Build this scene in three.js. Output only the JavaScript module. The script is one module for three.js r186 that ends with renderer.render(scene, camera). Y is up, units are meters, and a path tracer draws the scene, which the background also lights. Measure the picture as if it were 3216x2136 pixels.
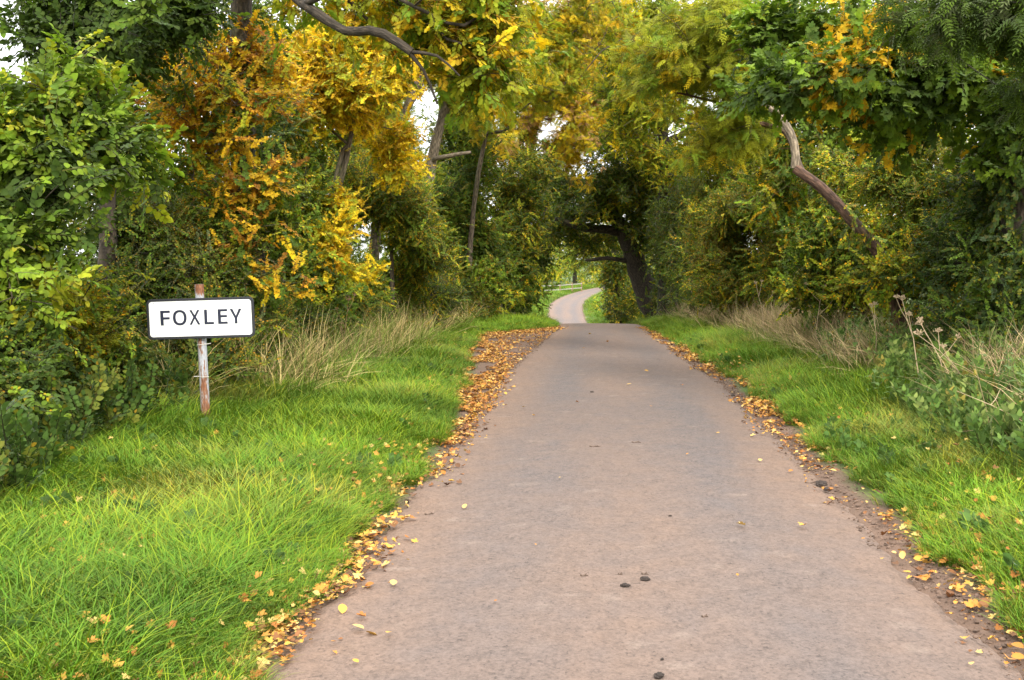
import * as THREE from 'three';
import { FontLoader } from 'three/addons/loaders/FontLoader.js';
import { TextGeometry } from 'three/addons/geometries/TextGeometry.js';
import { mergeGeometries } from 'three/addons/utils/BufferGeometryUtils.js';

// ---------------------------------------------------------------- camera, sky, sun, exposure
const scene = new THREE.Scene();
const camera = new THREE.PerspectiveCamera(34.8, 1024 / 680, 0.1, 6000);
camera.position.set(0, 1.65, 0);
camera.rotation.set(THREE.MathUtils.degToRad(-3.98), THREE.MathUtils.degToRad(4.68), 0, 'YXZ');

const renderer = new THREE.WebGLRenderer({ antialias: true });
renderer.toneMapping = THREE.LinearToneMapping;
renderer.toneMappingExposure = 3.1;
renderer.shadowMap.enabled = true;

function mulberry(a) { return () => { a |= 0; a = a + 0x6D2B79F5 | 0; let t = Math.imul(a ^ a >>> 15, 1 | a); t = t + Math.imul(t ^ t >>> 7, 61 | t) ^ t; return ((t ^ t >>> 14) >>> 0) / 4294967296; }; }
function h3(x, y, z) { let n = Math.imul(x | 0, 374761393) + Math.imul(y | 0, 668265263) + Math.imul(z | 0, 1274126177) | 0; n = Math.imul(n ^ n >>> 13, 1274126177); return ((n ^ n >>> 16) >>> 0) / 4294967296; }
const sm = (t) => t * t * (3 - 2 * t), mix = (a, b, t) => a + (b - a) * t, clamp = (x, a = 0, b = 1) => Math.min(b, Math.max(a, x)), step = (a, b, x) => sm(clamp((x - a) / (b - a)));
function noise(x, y, z = 0) {
  const ix = Math.floor(x), iy = Math.floor(y), iz = Math.floor(z), u = sm(x - ix), v = sm(y - iy), w = sm(z - iz);
  const q = (k) => mix(mix(h3(ix, iy, iz + k), h3(ix + 1, iy, iz + k), u), mix(h3(ix, iy + 1, iz + k), h3(ix + 1, iy + 1, iz + k), u), v);
  return mix(q(0), q(1), w);
}
const fbm = (x, y, z = 0, o = 4) => { let s = 0, a = 0.5, t = 0; for (let i = 0; i < o; i++) { s += a * noise(x, y, z); t += a; a *= 0.5; x = x * 2.03 + 17.1; y = y * 2.03 + 9.2; z = z * 2.03 + 3.7; } return s / t; };

{ // bright overcast sky with thin broken cloud, a little brighter overhead
  const W = 512, H = 256, d = new Float32Array(W * H * 4);
  for (let j = 0; j < H; j++) for (let i = 0; i < W; i++) {
    const el = ((j + 0.5) / H - 0.5) * Math.PI, az = (i + 0.5) / W * Math.PI * 2, y = Math.sin(el), cx = Math.cos(az) * Math.cos(el), cz = Math.sin(az) * Math.cos(el);
    const c = fbm(cx * 2.2 + 5, y * 4, cz * 2.2, 4), k = (0.72 + 0.5 * Math.max(0, y)) * (0.82 + 0.36 * c), o = (j * W + i) * 4;
    d[o] = k * 0.985; d[o + 1] = k * 0.995; d[o + 2] = k * 1.02; d[o + 3] = 1;
  }
  const t = new THREE.DataTexture(d, W, H, THREE.RGBAFormat, THREE.FloatType);
  t.mapping = THREE.EquirectangularReflectionMapping; t.magFilter = THREE.LinearFilter; t.needsUpdate = true;
  scene.background = t; scene.environment = t;
}
const sun = new THREE.DirectionalLight(new THREE.Color(1, 0.94, 0.84), 1.5);
sun.name = 'sun'; sun.position.set(14, 34, 26); sun.target.position.set(0, 0, -16); sun.shadow.radius = 26;
sun.castShadow = true; sun.shadow.mapSize.set(4096, 4096);
Object.assign(sun.shadow.camera, { left: -30, right: 30, top: 50, bottom: -30, near: 1, far: 140 });
scene.add(sun, sun.target);

// ---------------------------------------------------------------- helpers
const V = (x, y, z) => new THREE.Vector3(x, y, z);
const used = {};
const numbered = (n) => { used[n] = (used[n] ?? -1) + 1; return used[n] ? n + '_' + String(used[n]).padStart(3, '0') : n; };
function tag(o, label, category, group, kind) { Object.assign(o.userData, { label, category }); if (group) o.userData.group = group; if (kind) o.userData.kind = kind; return o; }
function add(o, parent = scene) { if (parent === scene) o.name = numbered(o.name); o.traverse((c) => { if (c.isMesh) c.castShadow = c.receiveShadow = true; }); parent.add(o); return o; }
function mesh(name, geo, mat, parent) { const m = new THREE.Mesh(geo, mat); m.name = name; return add(m, parent); }
function thing(name, label, category, pos, group) { const g = new THREE.Group(); g.name = name; g.position.copy(pos); tag(g, label, category, group); return add(g); }
const lin = (r, g, b) => new THREE.Color().setRGB(r, g, b);

class Geo { // collects coloured, optionally textured, triangles
  constructor() { this.p = []; this.c = []; this.u = []; this.i = []; }
  get n() { return this.p.length / 3; }
  v(x, y, z, c = [1, 1, 1], u = 0, w = 0) { this.p.push(x, y, z); this.c.push(c[0], c[1], c[2]); this.u.push(u, w); return this.n - 1; }
  t(a, b, c) { this.i.push(a, b, c); }
  build(up = 0) {
    const g = new THREE.BufferGeometry();
    g.setAttribute('position', new THREE.Float32BufferAttribute(this.p, 3)); g.setAttribute('color', new THREE.Float32BufferAttribute(this.c, 3)); g.setAttribute('uv', new THREE.Float32BufferAttribute(this.u, 2));
    g.setIndex(this.i); g.computeVertexNormals();
    if (up) { const n = g.attributes.normal; for (let k = 0; k < n.count; k++) { const q = V(n.getX(k), n.getY(k), n.getZ(k)); if (q.y < 0) q.negate(); q.y += up; q.normalize(); n.setXYZ(k, q.x, q.y, q.z); } }
    return g;
  }
  tube(pts, radii, sides, color = () => [1, 1, 1], bump = 0, uvScale = 1) { // skin round a polyline; ends closed to a point
    const N = pts.length; let ref = Math.abs(pts[1].clone().sub(pts[0]).normalize().y) > 0.9 ? V(1, 0, 0) : V(0, 1, 0), rows = [], len = 0;
    for (let k = 0; k < N; k++) {
      const tan = pts[Math.min(N - 1, k + 1)].clone().sub(pts[Math.max(0, k - 1)]).normalize(), a = ref.clone().addScaledVector(tan, -ref.dot(tan)).normalize(), b = tan.clone().cross(a); ref = a;
      if (k) len += pts[k].distanceTo(pts[k - 1]);
      const row = [];
      for (let s = 0; s <= sides; s++) {
        const th = (s % sides) / sides * Math.PI * 2, q = a.clone().multiplyScalar(Math.cos(th)).addScaledVector(b, Math.sin(th));
        const P = pts[k].clone().addScaledVector(q, radii[k]);
        if (bump) P.addScaledVector(q, radii[k] * bump * (fbm(P.x * 4 + 7, P.y * 1.6, P.z * 4, 3) - 0.5));
        row.push(this.v(P.x, P.y, P.z, color(P), s / sides * Math.max(1, Math.round(radii[0] * 6 * uvScale)), len * uvScale));
      }
      rows.push(row);
    }
    for (let k = 0; k < N - 1; k++) for (let s = 0; s < sides; s++) { const [a, b, c, d] = [rows[k][s], rows[k][s + 1], rows[k + 1][s], rows[k + 1][s + 1]]; this.t(a, b, d); this.t(a, d, c); }
    for (const [k, o] of [[0, 0], [N - 1, 1]]) { const m = this.v(pts[k].x, pts[k].y, pts[k].z, color(pts[k])); for (let s = 0; s < sides; s++) o ? this.t(rows[k][s], rows[k][s + 1], m) : this.t(rows[k][s + 1], rows[k][s], m); }
    return this;
  }
}

class Many { // places copies of one geometry
  constructor() { this.m = []; this.c = []; }
  put(p, y, z, s, color, sy = s) { // y: where the copy's own +y points, z: roughly its own +z
    const Y = y.clone().normalize(), X = Y.clone().cross(z).normalize(), Z = X.clone().cross(Y);
    this.m.push(X.x * s, X.y * s, X.z * s, 0, Y.x * sy, Y.y * sy, Y.z * sy, 0, Z.x * s, Z.y * s, Z.z * s, 0, p.x, p.y, p.z, 1);
    this.c.push(color[0], color[1], color[2]);
  }
  build(name, geo, mat, parent, kind = 'stuff') {
    const n = this.m.length / 16, im = new THREE.InstancedMesh(geo, mat, n); im.name = name;
    im.instanceMatrix = new THREE.InstancedBufferAttribute(new Float32Array(this.m), 16); im.instanceColor = new THREE.InstancedBufferAttribute(new Float32Array(this.c), 3);
    if (kind) im.userData.kind = kind; total += n;
    return add(im, parent);
  }
}
let total = 0;

function dataTex(W, H, f, srgb, repeat) {
  const d = new Uint8Array(W * H * 4);
  for (let j = 0; j < H; j++) for (let i = 0; i < W; i++) { const c = f(i / W, j / H, i, j), o = (j * W + i) * 4; d[o] = clamp(c[0]) * 255; d[o + 1] = clamp(c[1]) * 255; d[o + 2] = clamp(c[2]) * 255; d[o + 3] = 255; }
  const t = new THREE.DataTexture(d, W, H); t.magFilter = THREE.LinearFilter; t.wrapS = t.wrapT = THREE.RepeatWrapping; if (srgb) t.colorSpace = THREE.SRGBColorSpace; if (repeat) t.repeat.set(...repeat); t.needsUpdate = true; return t;
}
const tn = (u, v, f, s = 0) => { // noise that tiles
  const x = u * f, y = v * f, ix = Math.floor(x), iy = Math.floor(y), a = sm(x - ix), b = sm(y - iy), w = (k) => ((k % f) + f) % f, H = (i, j) => h3(w(i), w(j), s);
  return mix(mix(H(ix, iy), H(ix + 1, iy), a), mix(H(ix, iy + 1), H(ix + 1, iy + 1), a), b);
};

// ---------------------------------------------------------------- the lie of the land
const table = (rows) => (d) => { if (d <= rows[0][0]) return rows[0][1]; for (let k = 1; k < rows.length; k++) if (d <= rows[k][0]) { const [a, p] = rows[k - 1], [b, q] = rows[k]; return p + (q - p) * (d - a) / (b - a); } return rows[rows.length - 1][1]; };
const spline = (rows) => { // monotone cubic through rows
  const n = rows.length, m = rows.map((r, k) => k === 0 || k === n - 1 ? 0 : (rows[k + 1][1] - rows[k - 1][1]) / (rows[k + 1][0] - rows[k - 1][0]));
  return (d) => { if (d <= rows[0][0]) return rows[0][1]; if (d >= rows[n - 1][0]) return rows[n - 1][1]; let k = 1; while (d > rows[k][0]) k++; const [a, p] = rows[k - 1], [b, q] = rows[k], h = b - a, t = (d - a) / h; return p * (1 + 2 * t) * (1 - t) ** 2 + h * m[k - 1] * t * (1 - t) ** 2 + q * t * t * (3 - 2 * t) + h * m[k] * t * t * (t - 1); };
};
const fall = spline([[40, -0.62], [50, -1.42], [62, -2.35], [74, -3.2], [84, -3.75], [92, -3.72], [100, -3.15], [108, -2.5], [120, -2.1], [140, -1.65], [170, -1.3], [240, -0.8], [420, 1.5], [900, 6], [3000, 8]]);
const along = (d) => d < 25 ? 0 : d < 40 ? -0.0028 * (d - 25) ** 2 : fall(d);
const centre = spline([[-20, 0.15], [14, 0.15], [28, 0.02], [45, -0.35], [65, -1.3], [85, -2.35], [97, -2.95], [107, -3.45], [118, -3.1], [130, -1.9], [142, -0.2], [152, 1.9], [158, 5]]);
const paveL = table([[4, -1.52], [16, -1.53], [18, -1.5], [28, -1.1], [36, -1.3], [60, -1.6]]), paveR = table([[4, 1.5], [15, 1.5], [20, 1.3], [28, 1.12], [36, 1.3], [60, 1.6]]);
const grassL = table([[4, -1.58], [8, -1.62], [10, -1.69], [12, -1.83], [16, -2.1], [20, -2.6], [23, -2.78], [25, -2.7], [27, -1.8], [28.5, -1.25], [36, -1.4], [60, -1.75]]), grassR = table([[4, 1.8], [15, 1.8], [20, 1.62], [28, 1.3], [36, 1.4], [60, 1.75]]);
const off = (x, d) => x - centre(Math.min(d, 150));
function bank(s, d) { const f = 1 - step(70, 130, d), l = s < -1.6 ? 0.05 * step(-1.6, -2.6, s) + 0.2 * step(-2.8, -5.5, s) : 0, r = s > 1.6 ? 0.04 * step(1.6, 2.1, s) + 0.3 * step(2.0, 4.6, s) : 0; return (l + r) * f; }
function landY(x, z) { // grass and soil surface
  const d = -z, s = off(x, d); let y = along(d) + bank(s, d);
  if (d < 145) { y += (Math.abs(s) > 1.55 ? 1 : 0) * 0.06 * (fbm(x * 1.3, d * 1.3, 3, 3) - 0.5); const over = Math.min(s - (paveL(d) - 0.05), paveR(d) + 0.05 - s); y -= 0.03 * clamp(over / 0.1 + 0.5); }
  return y + 0.5 * (fbm(x * 0.03, d * 0.03, 9, 2) - 0.5) * step(9, 30, Math.abs(s)) + 2.5 * (fbm(x * 0.006, d * 0.006, 19, 2) - 0.4) * step(40, 200, Math.abs(s));
}

// ---------------------------------------------------------------- ground
const soilTex = dataTex(512, 512, (u, v, i, j) => { const k = 0.55 + 0.5 * (0.3 * tn(u, v, 16, 1) + 0.3 * tn(u, v, 64, 2) + 0.4 * h3(i >> 1, j >> 1, 3)); return [k, k, k]; });
const soilBump = dataTex(512, 512, (u, v, i, j) => { const k = 0.4 * tn(u, v, 24, 4) + 0.35 * tn(u, v, 90, 5) + 0.25 * h3(i, j, 6); return [k, k, k]; });
{
  const lines = (stops) => { const o = []; for (let k = 0; k < stops.length - 1; k++) { const [a, sa] = stops[k], [b, sb] = stops[k + 1]; let x = a; while (x < b - 1e-6) { o.push(x); const t = (x - a) / (b - a); x += mix(sa, sb, t); } } o.push(stops[stops.length - 1][0]); return o; };
  const half = lines([[0, 0.5], [0.9, 0.08], [6, 0.14], [12, 1], [40, 6], [200, 60], [2600, 600], [3400, 600]]);
  const xs = [...half.slice(1).map((x) => -x).reverse(), ...half], ds = lines([[-400, 80], [-30, 3], [0, 0.3], [2, 0.1], [30, 0.14], [50, 0.4], [160, 1.2], [260, 20], [700, 200], [3400, 400]]);
  const g = new Geo();
  for (const d of ds) for (const x0 of xs) {
    const x = x0 + centre(clamp(d, -20, 100)) * (1 - step(8, 30, Math.abs(x0))), s = off(x, d), n = fbm(x * 2.2, d * 2.2, 4, 4), n2 = fbm(x * 0.25, d * 0.25, 5, 3);
    const inRoad = d < 150 ? Math.min(s - grassL(d), grassR(d) - s) + 0.3 * (n - 0.5) : -1, m = step(-0.05, 0.1, inRoad);
    const hedge = d < 60 ? step(4.2, 5, Math.abs(s) + (n - 0.5)) * (1 - step(8, 10, Math.abs(s))) : 0;
    const grass = [mix(0.06, 0.11, n), mix(0.095, 0.16, n2 * 0.6 + n * 0.4), 0.02], soil = [mix(0.12, 0.22, n), mix(0.075, 0.135, n), mix(0.05, 0.09, n)], mould = [mix(0.06, 0.13, n), mix(0.045, 0.08, n), 0.03];
    const c = [0, 1, 2].map((k) => mix(mix(grass[k], mould[k], hedge), soil[k], m));
    g.v(x, landY(x, -d), -d, c, x / 1.1, d / 1.1);
  }
  const X = xs.length;
  for (let j = 0; j < ds.length - 1; j++) for (let i = 0; i < X - 1; i++) { const a = j * X + i; g.t(a, a + 1, a + X + 1); g.t(a, a + X + 1, a + X); }
  const m = mesh('ground', g.build(), new THREE.MeshStandardMaterial({ vertexColors: true, map: soilTex, bumpMap: soilBump, bumpScale: 0.012, roughness: 1 }));
  tag(m, 'earth and grass ground of the lane, verges and fields', 'ground', null, 'structure');
}

// ---------------------------------------------------------------- road
const tarTex = dataTex(1024, 1024, (u, v, i, j) => { const a = h3(i >> 1, j >> 1, 21), b = h3(i, j, 22), c = tn(u, v, 200, 23), k = 0.80 + 0.2 * (c - 0.5) + 0.26 * (a - 0.5) + 0.12 * (b - 0.5) + 0.22 * (tn(u, v, 64, 26) - 0.5) + 0.24 * (tn(u, v, 120, 27) - 0.5) - 0.22 * step(0.8, 0.9, tn(u, v, 90, 28)) - (a > 0.985 ? 0.3 : 0) + (a < 0.012 ? 0.2 : 0) + 0.12 * (tn(u, v, 24, 25) - 0.5); return [k, k * 0.995, k * 0.99]; });
const tarBump = dataTex(1024, 1024, (u, v, i, j) => { const k = 0.5 * tn(u, v, 200, 23) + 0.3 * h3(i >> 1, j >> 1, 21) + 0.2 * tn(u, v, 60, 24); return [k, k, k]; });
{
  const path = []; for (let d = -6; d < 152;) { path.push([d, d, centre(d)]); d += d < 2 ? 0.5 : d < 12 ? 0.05 : d < 30 ? 0.1 : d < 50 ? 0.3 : 0.8; }
  const R = mulberry(5), splats = []; for (let k = 0; k < 190; k++) { const d = 3.6 + 26 * R() ** 1.5; splats.push([(R() - 0.5) * 2.6, d, 0.02 + 0.075 * R() * R(), 0.02 + 0.035 * R(), 0.2 + 0.7 * R(), R() < 0.07]); }
  const C = 64, g = new Geo(), tail = []; // the road swings right out of sight behind the trees
  for (let k = 1; k <= 24; k++) { const t = k / 24, a = 0.95 + t * 0.55; tail.push([0, 152 + 13 * t - 4 * t * t, 1.9 + 26 * t * t + 14 * t]); }
  const rows = [...path.map(([d, z, x]) => [d, z, x]), ...tail.map(([, z, x]) => [152, z, x])];
  rows.forEach(([d, z, x], r) => {
    const p = rows[Math.max(0, r - 1)], q = rows[Math.min(rows.length - 1, r + 1)], L = Math.hypot(q[1] - p[1], q[2] - p[2]), nx = d < 60 ? 1 : (q[1] - p[1]) / L, nz = d < 60 ? 0 : (q[2] - p[2]) / L;
    const rag = (k) => 0.14 * (fbm(d * 0.5, k, 31, 3) - 0.5) + 0.045 * (noise(d * 5, k, 32) - 0.5) + 0.04 * (noise(d * 14, k, 33) - 0.5);
    const l = paveL(d) + rag(1), rr = paveR(d) + rag(2);
    for (let c = 0; c <= C; c++) {
      const t = c / C, s = mix(l, rr, t), X = x + s * nx, D = z - s * nz, edge = Math.min(s - l, rr - s);
      const y = along(D) + 0.012 + 0.03 * (1 - (s / 1.6) ** 2) * (d < 150 ? 1 : 0) - 0.022 * (1 - step(0, 0.12, edge)) + 0.006 * (fbm(X * 1.2, D * 0.8, 41, 2) - 0.5);
      const n = fbm(s * 1.6, d * 0.35, 34, 4), f = fbm(X * 5, D * 5, 35, 4), f2 = fbm(X * 14, D * 10, 36, 3);
      const track = Math.exp(-(((s + 0.62) / 0.3) ** 2)) + Math.exp(-(((s - 0.75) / 0.3) ** 2)) * 0.8, verge = step(0.75, 0.05, edge);
      let dust = 0.5 - 0.35 * track + 0.5 * (s < 0 ? verge : verge * 0.5) + 0.8 * (n - 0.5) + 0.4 * (f - 0.5) + 0.3 * (f2 - 0.5);
      dust = clamp(dust);
      let col = [mix(0.14, 0.22, dust), mix(0.113, 0.142, dust), mix(0.103, 0.098, dust)];
      for (const [sx, sd, a, b, w, dark] of splats) { const ex = (s - sx) / a / 1.6, ed = (d - sd) / b / 1.3, q = ex * ex + ed * ed; if (q < 3) { const m = w * step(1.2, 0.5, q + 1.1 * (noise(X * 22, D * 22, 37) - 0.4)); col = col.map((v, k) => mix(v, dark ? [0.09, 0.07, 0.06][k] : [0.31, 0.235, 0.185][k], m * 0.5)); } }
      const cr = Math.abs(noise(X * 1.1 + 2 * noise(X * 3, D * 3, 51), D * 0.8, 52) - 0.5), cm = cr < 0.007 && noise(X * 0.7, D * 0.7, 53) > 0.62 ? 0.16 : 0;
      col = col.map((v, k) => v * (1 - cm));
      g.v(X, y, -D, col, X / 1.3, D / 1.3);
    }
  });
  for (let r = 0; r < rows.length - 1; r++) for (let c = 0; c < C; c++) { const a = r * (C + 1) + c; g.t(a, a + 1, a + C + 2); g.t(a, a + C + 2, a + C + 1); }
  const m = mesh('road', g.build(), new THREE.MeshStandardMaterial({ vertexColors: true, map: tarTex, bumpMap: tarBump, bumpScale: 0.005, roughness: 0.86 }));
  tag(m, 'narrow worn tarmac lane dusted with pinkish brown soil', 'road', null, 'structure');
}

// ---------------------------------------------------------------- leaves and sprigs
const OUT = { // half outlines from base to tip: [half width, height along the leaf]
  oval: [[0.2, 0.1], [0.36, 0.32], [0.37, 0.55], [0.24, 0.8]],
  haw: [[0.12, 0.2], [0.4, 0.42], [0.22, 0.52], [0.38, 0.72], [0.15, 0.84]],
  maple: [[0.14, 0.08], [0.42, 0.1], [0.28, 0.25], [0.56, 0.48], [0.44, 0.56], [0.5, 0.7], [0.2, 0.6], [0.2, 0.82]],
  oak: [[0.08, 0.12], [0.22, 0.24], [0.13, 0.32], [0.3, 0.46], [0.18, 0.54], [0.34, 0.7], [0.2, 0.78], [0.22, 0.92]],
  leaflet: [[0.13, 0.2], [0.16, 0.5], [0.09, 0.8]],
  ivy: [[0.3, 0.05], [0.46, 0.25], [0.26, 0.45], [0.16, 0.75]],
  nettle: [[0.22, 0.06], [0.3, 0.22], [0.26, 0.45], [0.15, 0.75]],
};
function leaf(g, o, y, z, len, shape, c, fold = 0.25, curl = 0.2) {
  const Y = y.clone().normalize(), X = Y.clone().cross(z).normalize(), Z = X.clone().cross(Y), at = (w, h) => { const d = -curl * h * h * len + fold * Math.abs(w) * len; return o.clone().addScaledVector(X, w * len).addScaledVector(Y, h * len).addScaledVector(Z, d); };
  const put = (w, h, k = 1) => { const p = at(w, h); return g.v(p.x, p.y, p.z, [c[0] * k, c[1] * k, c[2] * k], w + 0.5, h); };
  const half = OUT[shape], mid = put(0, 0.42, 1.06), base = put(0, 0, 0.95), tip = put(0, 1);
  for (const s of [-1, 1]) { const r = [base, ...half.map(([w, h]) => put(s * w, h)), tip]; for (let k = 0; k < r.length - 1; k++) s > 0 ? g.t(mid, r[k], r[k + 1]) : g.t(mid, r[k + 1], r[k]); }
}
const rv = (R) => V(R() - 0.5, R() - 0.5, R() - 0.5);
function sprig(shape, seed, { n = 10, len = 0.3, size = 0.07, spread = 0.9, vary = 0.3, clump = 0, fleck = 0 } = {}) {
  const R = mulberry(seed), g = new Geo(), bend = V((R() - 0.5) * 0.3, 0, -0.12), at = (t) => V(0, t * len, 0).addScaledVector(bend, t * t * len);
  const pts = [0, 0.35, 0.7, 1].map(at); g.tube(pts, [0.0035, 0.003, 0.0022, 0.001], 3, () => [0.5, 0.33, 0.3]);
  for (let k = 0; k < n; k++) {
    const t = clump ? 1 - (1 - (k + 0.5) / n) * (1 - clump) : 0.12 + 0.88 * (k + 0.5) / n, side = k % 2 ? 1 : -1, o = at(t);
    const y = V(side * spread * (1.1 - 0.7 * t), 0.5 + 0.6 * t, -0.15).add(rv(R).multiplyScalar(0.7)).normalize(), z = V(0, 0.1, 1).add(rv(R).multiplyScalar(1.1)), b = 1 + vary * (R() * 2 - 1), y2 = 1 + 0.25 * (R() - 0.5);
    const st = o.clone().addScaledVector(y, size * 0.22), f = R() < fleck ? [2.5, 1.35, 0.8] : [1, 1, 1];
    leaf(g, st, y, z, size * (0.7 + 0.55 * R()), shape, [b * y2 * f[0], b * f[1], b * f[2]], 0.1 + 0.35 * R(), 0.05 + 0.4 * R());
  }
  return g.build();
}
function pinnate(seed, { n = 5, len = 0.3, size = 0.07 } = {}) { // ash: several compound leaves on a shoot
  const R = mulberry(seed), g = new Geo();
  for (let q = 0; q < n; q++) {
    const dir = V((q % 2 ? 1 : -1) * (0.5 + 0.5 * R()), 0.6 + 0.6 * R(), (R() - 0.5) * 0.9 - 0.2).normalize(), droop = 0.25 + 0.3 * R(), L = len * (0.7 + 0.5 * R()), X = dir.clone().cross(V(0, 0, 1)).normalize(), b = 0.8 + 0.4 * R();
    const at = (t) => V(0, q / n * len * 0.5, 0).addScaledVector(dir, t * L).add(V(0, 0, -droop * t * t * L));
    g.tube([0, 0.5, 1].map(at), [0.0025, 0.002, 0.001], 3, () => [0.7, 0.6, 0.6]);
    for (let k = 0; k < 5; k++) for (const s of [-1, 1]) { const t = 0.28 + k * 0.16; leaf(g, at(t), X.clone().multiplyScalar(s).addScaledVector(dir, 0.6).add(rv(R).multiplyScalar(0.3)), V(0, 0.15, 1).add(rv(R).multiplyScalar(0.5)), size * (1.1 - 0.25 * Math.abs(t - 0.5)), 'leaflet', [b, b, b], 0.2, 0.25); }
    leaf(g, at(1), dir, V(0, 0, 1), size, 'leaflet', [b, b, b], 0.2, 0.2);
  }
  return g.build();
}
const SPRIG = {
  hazel: [sprig('oval', 1, { n: 12, len: 0.26, size: 0.056 }), sprig('oval', 2, { n: 12, len: 0.25, size: 0.06 })],
  elm: [sprig('oval', 3, { n: 17, len: 0.25, size: 0.036, fleck: 0.12 }), sprig('oval', 4, { n: 16, len: 0.27, size: 0.039, fleck: 0.12 })],
  haw: [sprig('haw', 5, { n: 22, len: 0.24, size: 0.027, vary: 0.4, fleck: 0.13 }), sprig('haw', 6, { n: 21, len: 0.26, size: 0.029, vary: 0.4, fleck: 0.13 })],
  maple: [sprig('maple', 7, { n: 11, len: 0.28, size: 0.066 }), sprig('maple', 8, { n: 10, len: 0.26, size: 0.07 })],
  field_maple: [sprig('maple', 9, { n: 15, len: 0.26, size: 0.039, vary: 0.35 }), sprig('maple', 10, { n: 14, len: 0.26, size: 0.042, vary: 0.35 })],
  oak: [sprig('oak', 11, { n: 12, len: 0.24, size: 0.062, clump: 0.35 }), sprig('oak', 12, { n: 13, len: 0.22, size: 0.058, clump: 0.35 })],
  ash: [pinnate(13, { n: 5, len: 0.16, size: 0.038 }), pinnate(14, { n: 6, len: 0.15, size: 0.035 })],
  ivy: [sprig('ivy', 15, { n: 15, len: 0.24, size: 0.036, fleck: 0.12 }), sprig('ivy', 16, { n: 14, len: 0.26, size: 0.038 })],
};
const leafMat = new THREE.MeshPhysicalMaterial({ vertexColors: true, side: THREE.DoubleSide, roughness: 0.78, transmission: 0.52, thickness: 0, specularIntensity: 0.25 });
const glossMat = new THREE.MeshPhysicalMaterial({ vertexColors: true, side: THREE.DoubleSide, roughness: 0.55, transmission: 0.2, thickness: 0, specularIntensity: 0.5 });
const C = { dg: [0.058, 0.1, 0.011], g: [0.112, 0.182, 0.013], ig: [0.042, 0.078, 0.016], lg: [0.205, 0.305, 0.017], yg: [0.375, 0.395, 0.019], y: [0.74, 0.56, 0.016], yo: [0.66, 0.42, 0.014], o: [0.55, 0.28, 0.013], ob: [0.4, 0.18, 0.018], br: [0.22, 0.1, 0.03], ol: [0.2, 0.205, 0.022], gy: [0.12, 0.15, 0.05], pk: [0.5, 0.3, 0.12] };

// ---------------------------------------------------------------- trees and shrubs
const barkBump = dataTex(256, 256, (u, v, i, j) => { const k = 0.5 * tn(u + 0.04 * tn(u, v, 6, 61), v * 0.25, 32, 62) + 0.35 * tn(u, v, 40, 63) + 0.15 * h3(i, j, 64); return [k, k, k]; });
const barkMap = dataTex(256, 256, (u, v, i, j) => { const k = 0.6 + 0.45 * (tn(u, v * 0.5, 24, 65) - 0.3) + 0.25 * (h3(i, j, 66) - 0.5); return [k, k * 0.98, k * 0.95]; }, true);
const barkMat = new THREE.MeshStandardMaterial({ vertexColors: true, map: barkMap, bumpMap: barkBump, bumpScale: 0.012, roughness: 0.95 });
const BARK = { dark: [0.1, 0.078, 0.056], pale: [0.46, 0.38, 0.28], red: [0.2, 0.115, 0.078], grey: [0.27, 0.215, 0.155] };
const moss = [0.075, 0.1, 0.022];
const barkColor = (name, green) => { const b = BARK[name]; return (p) => { const n = fbm(p.x * 3, p.y * 2, p.z * 3, 3), k = 0.65 + 0.7 * n, m = step(0.56, 0.66, fbm(p.x * 2 + 8, p.y * 1.3, p.z * 2, 3)) * green; return b.map((v, q) => mix(v * k, moss[q], m)); }; };
function follow(points, gap, R, wob) { // smooth, slightly crooked line
  const c = new THREE.CatmullRomCurve3(points), n = Math.max(3, Math.ceil(c.getLength() / gap)), out = c.getSpacedPoints(n);
  return out.map((p, k) => k && k < n ? p.add(rv(R).multiplyScalar(wob)) : p);
}
let seedAt = 1000;
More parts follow.
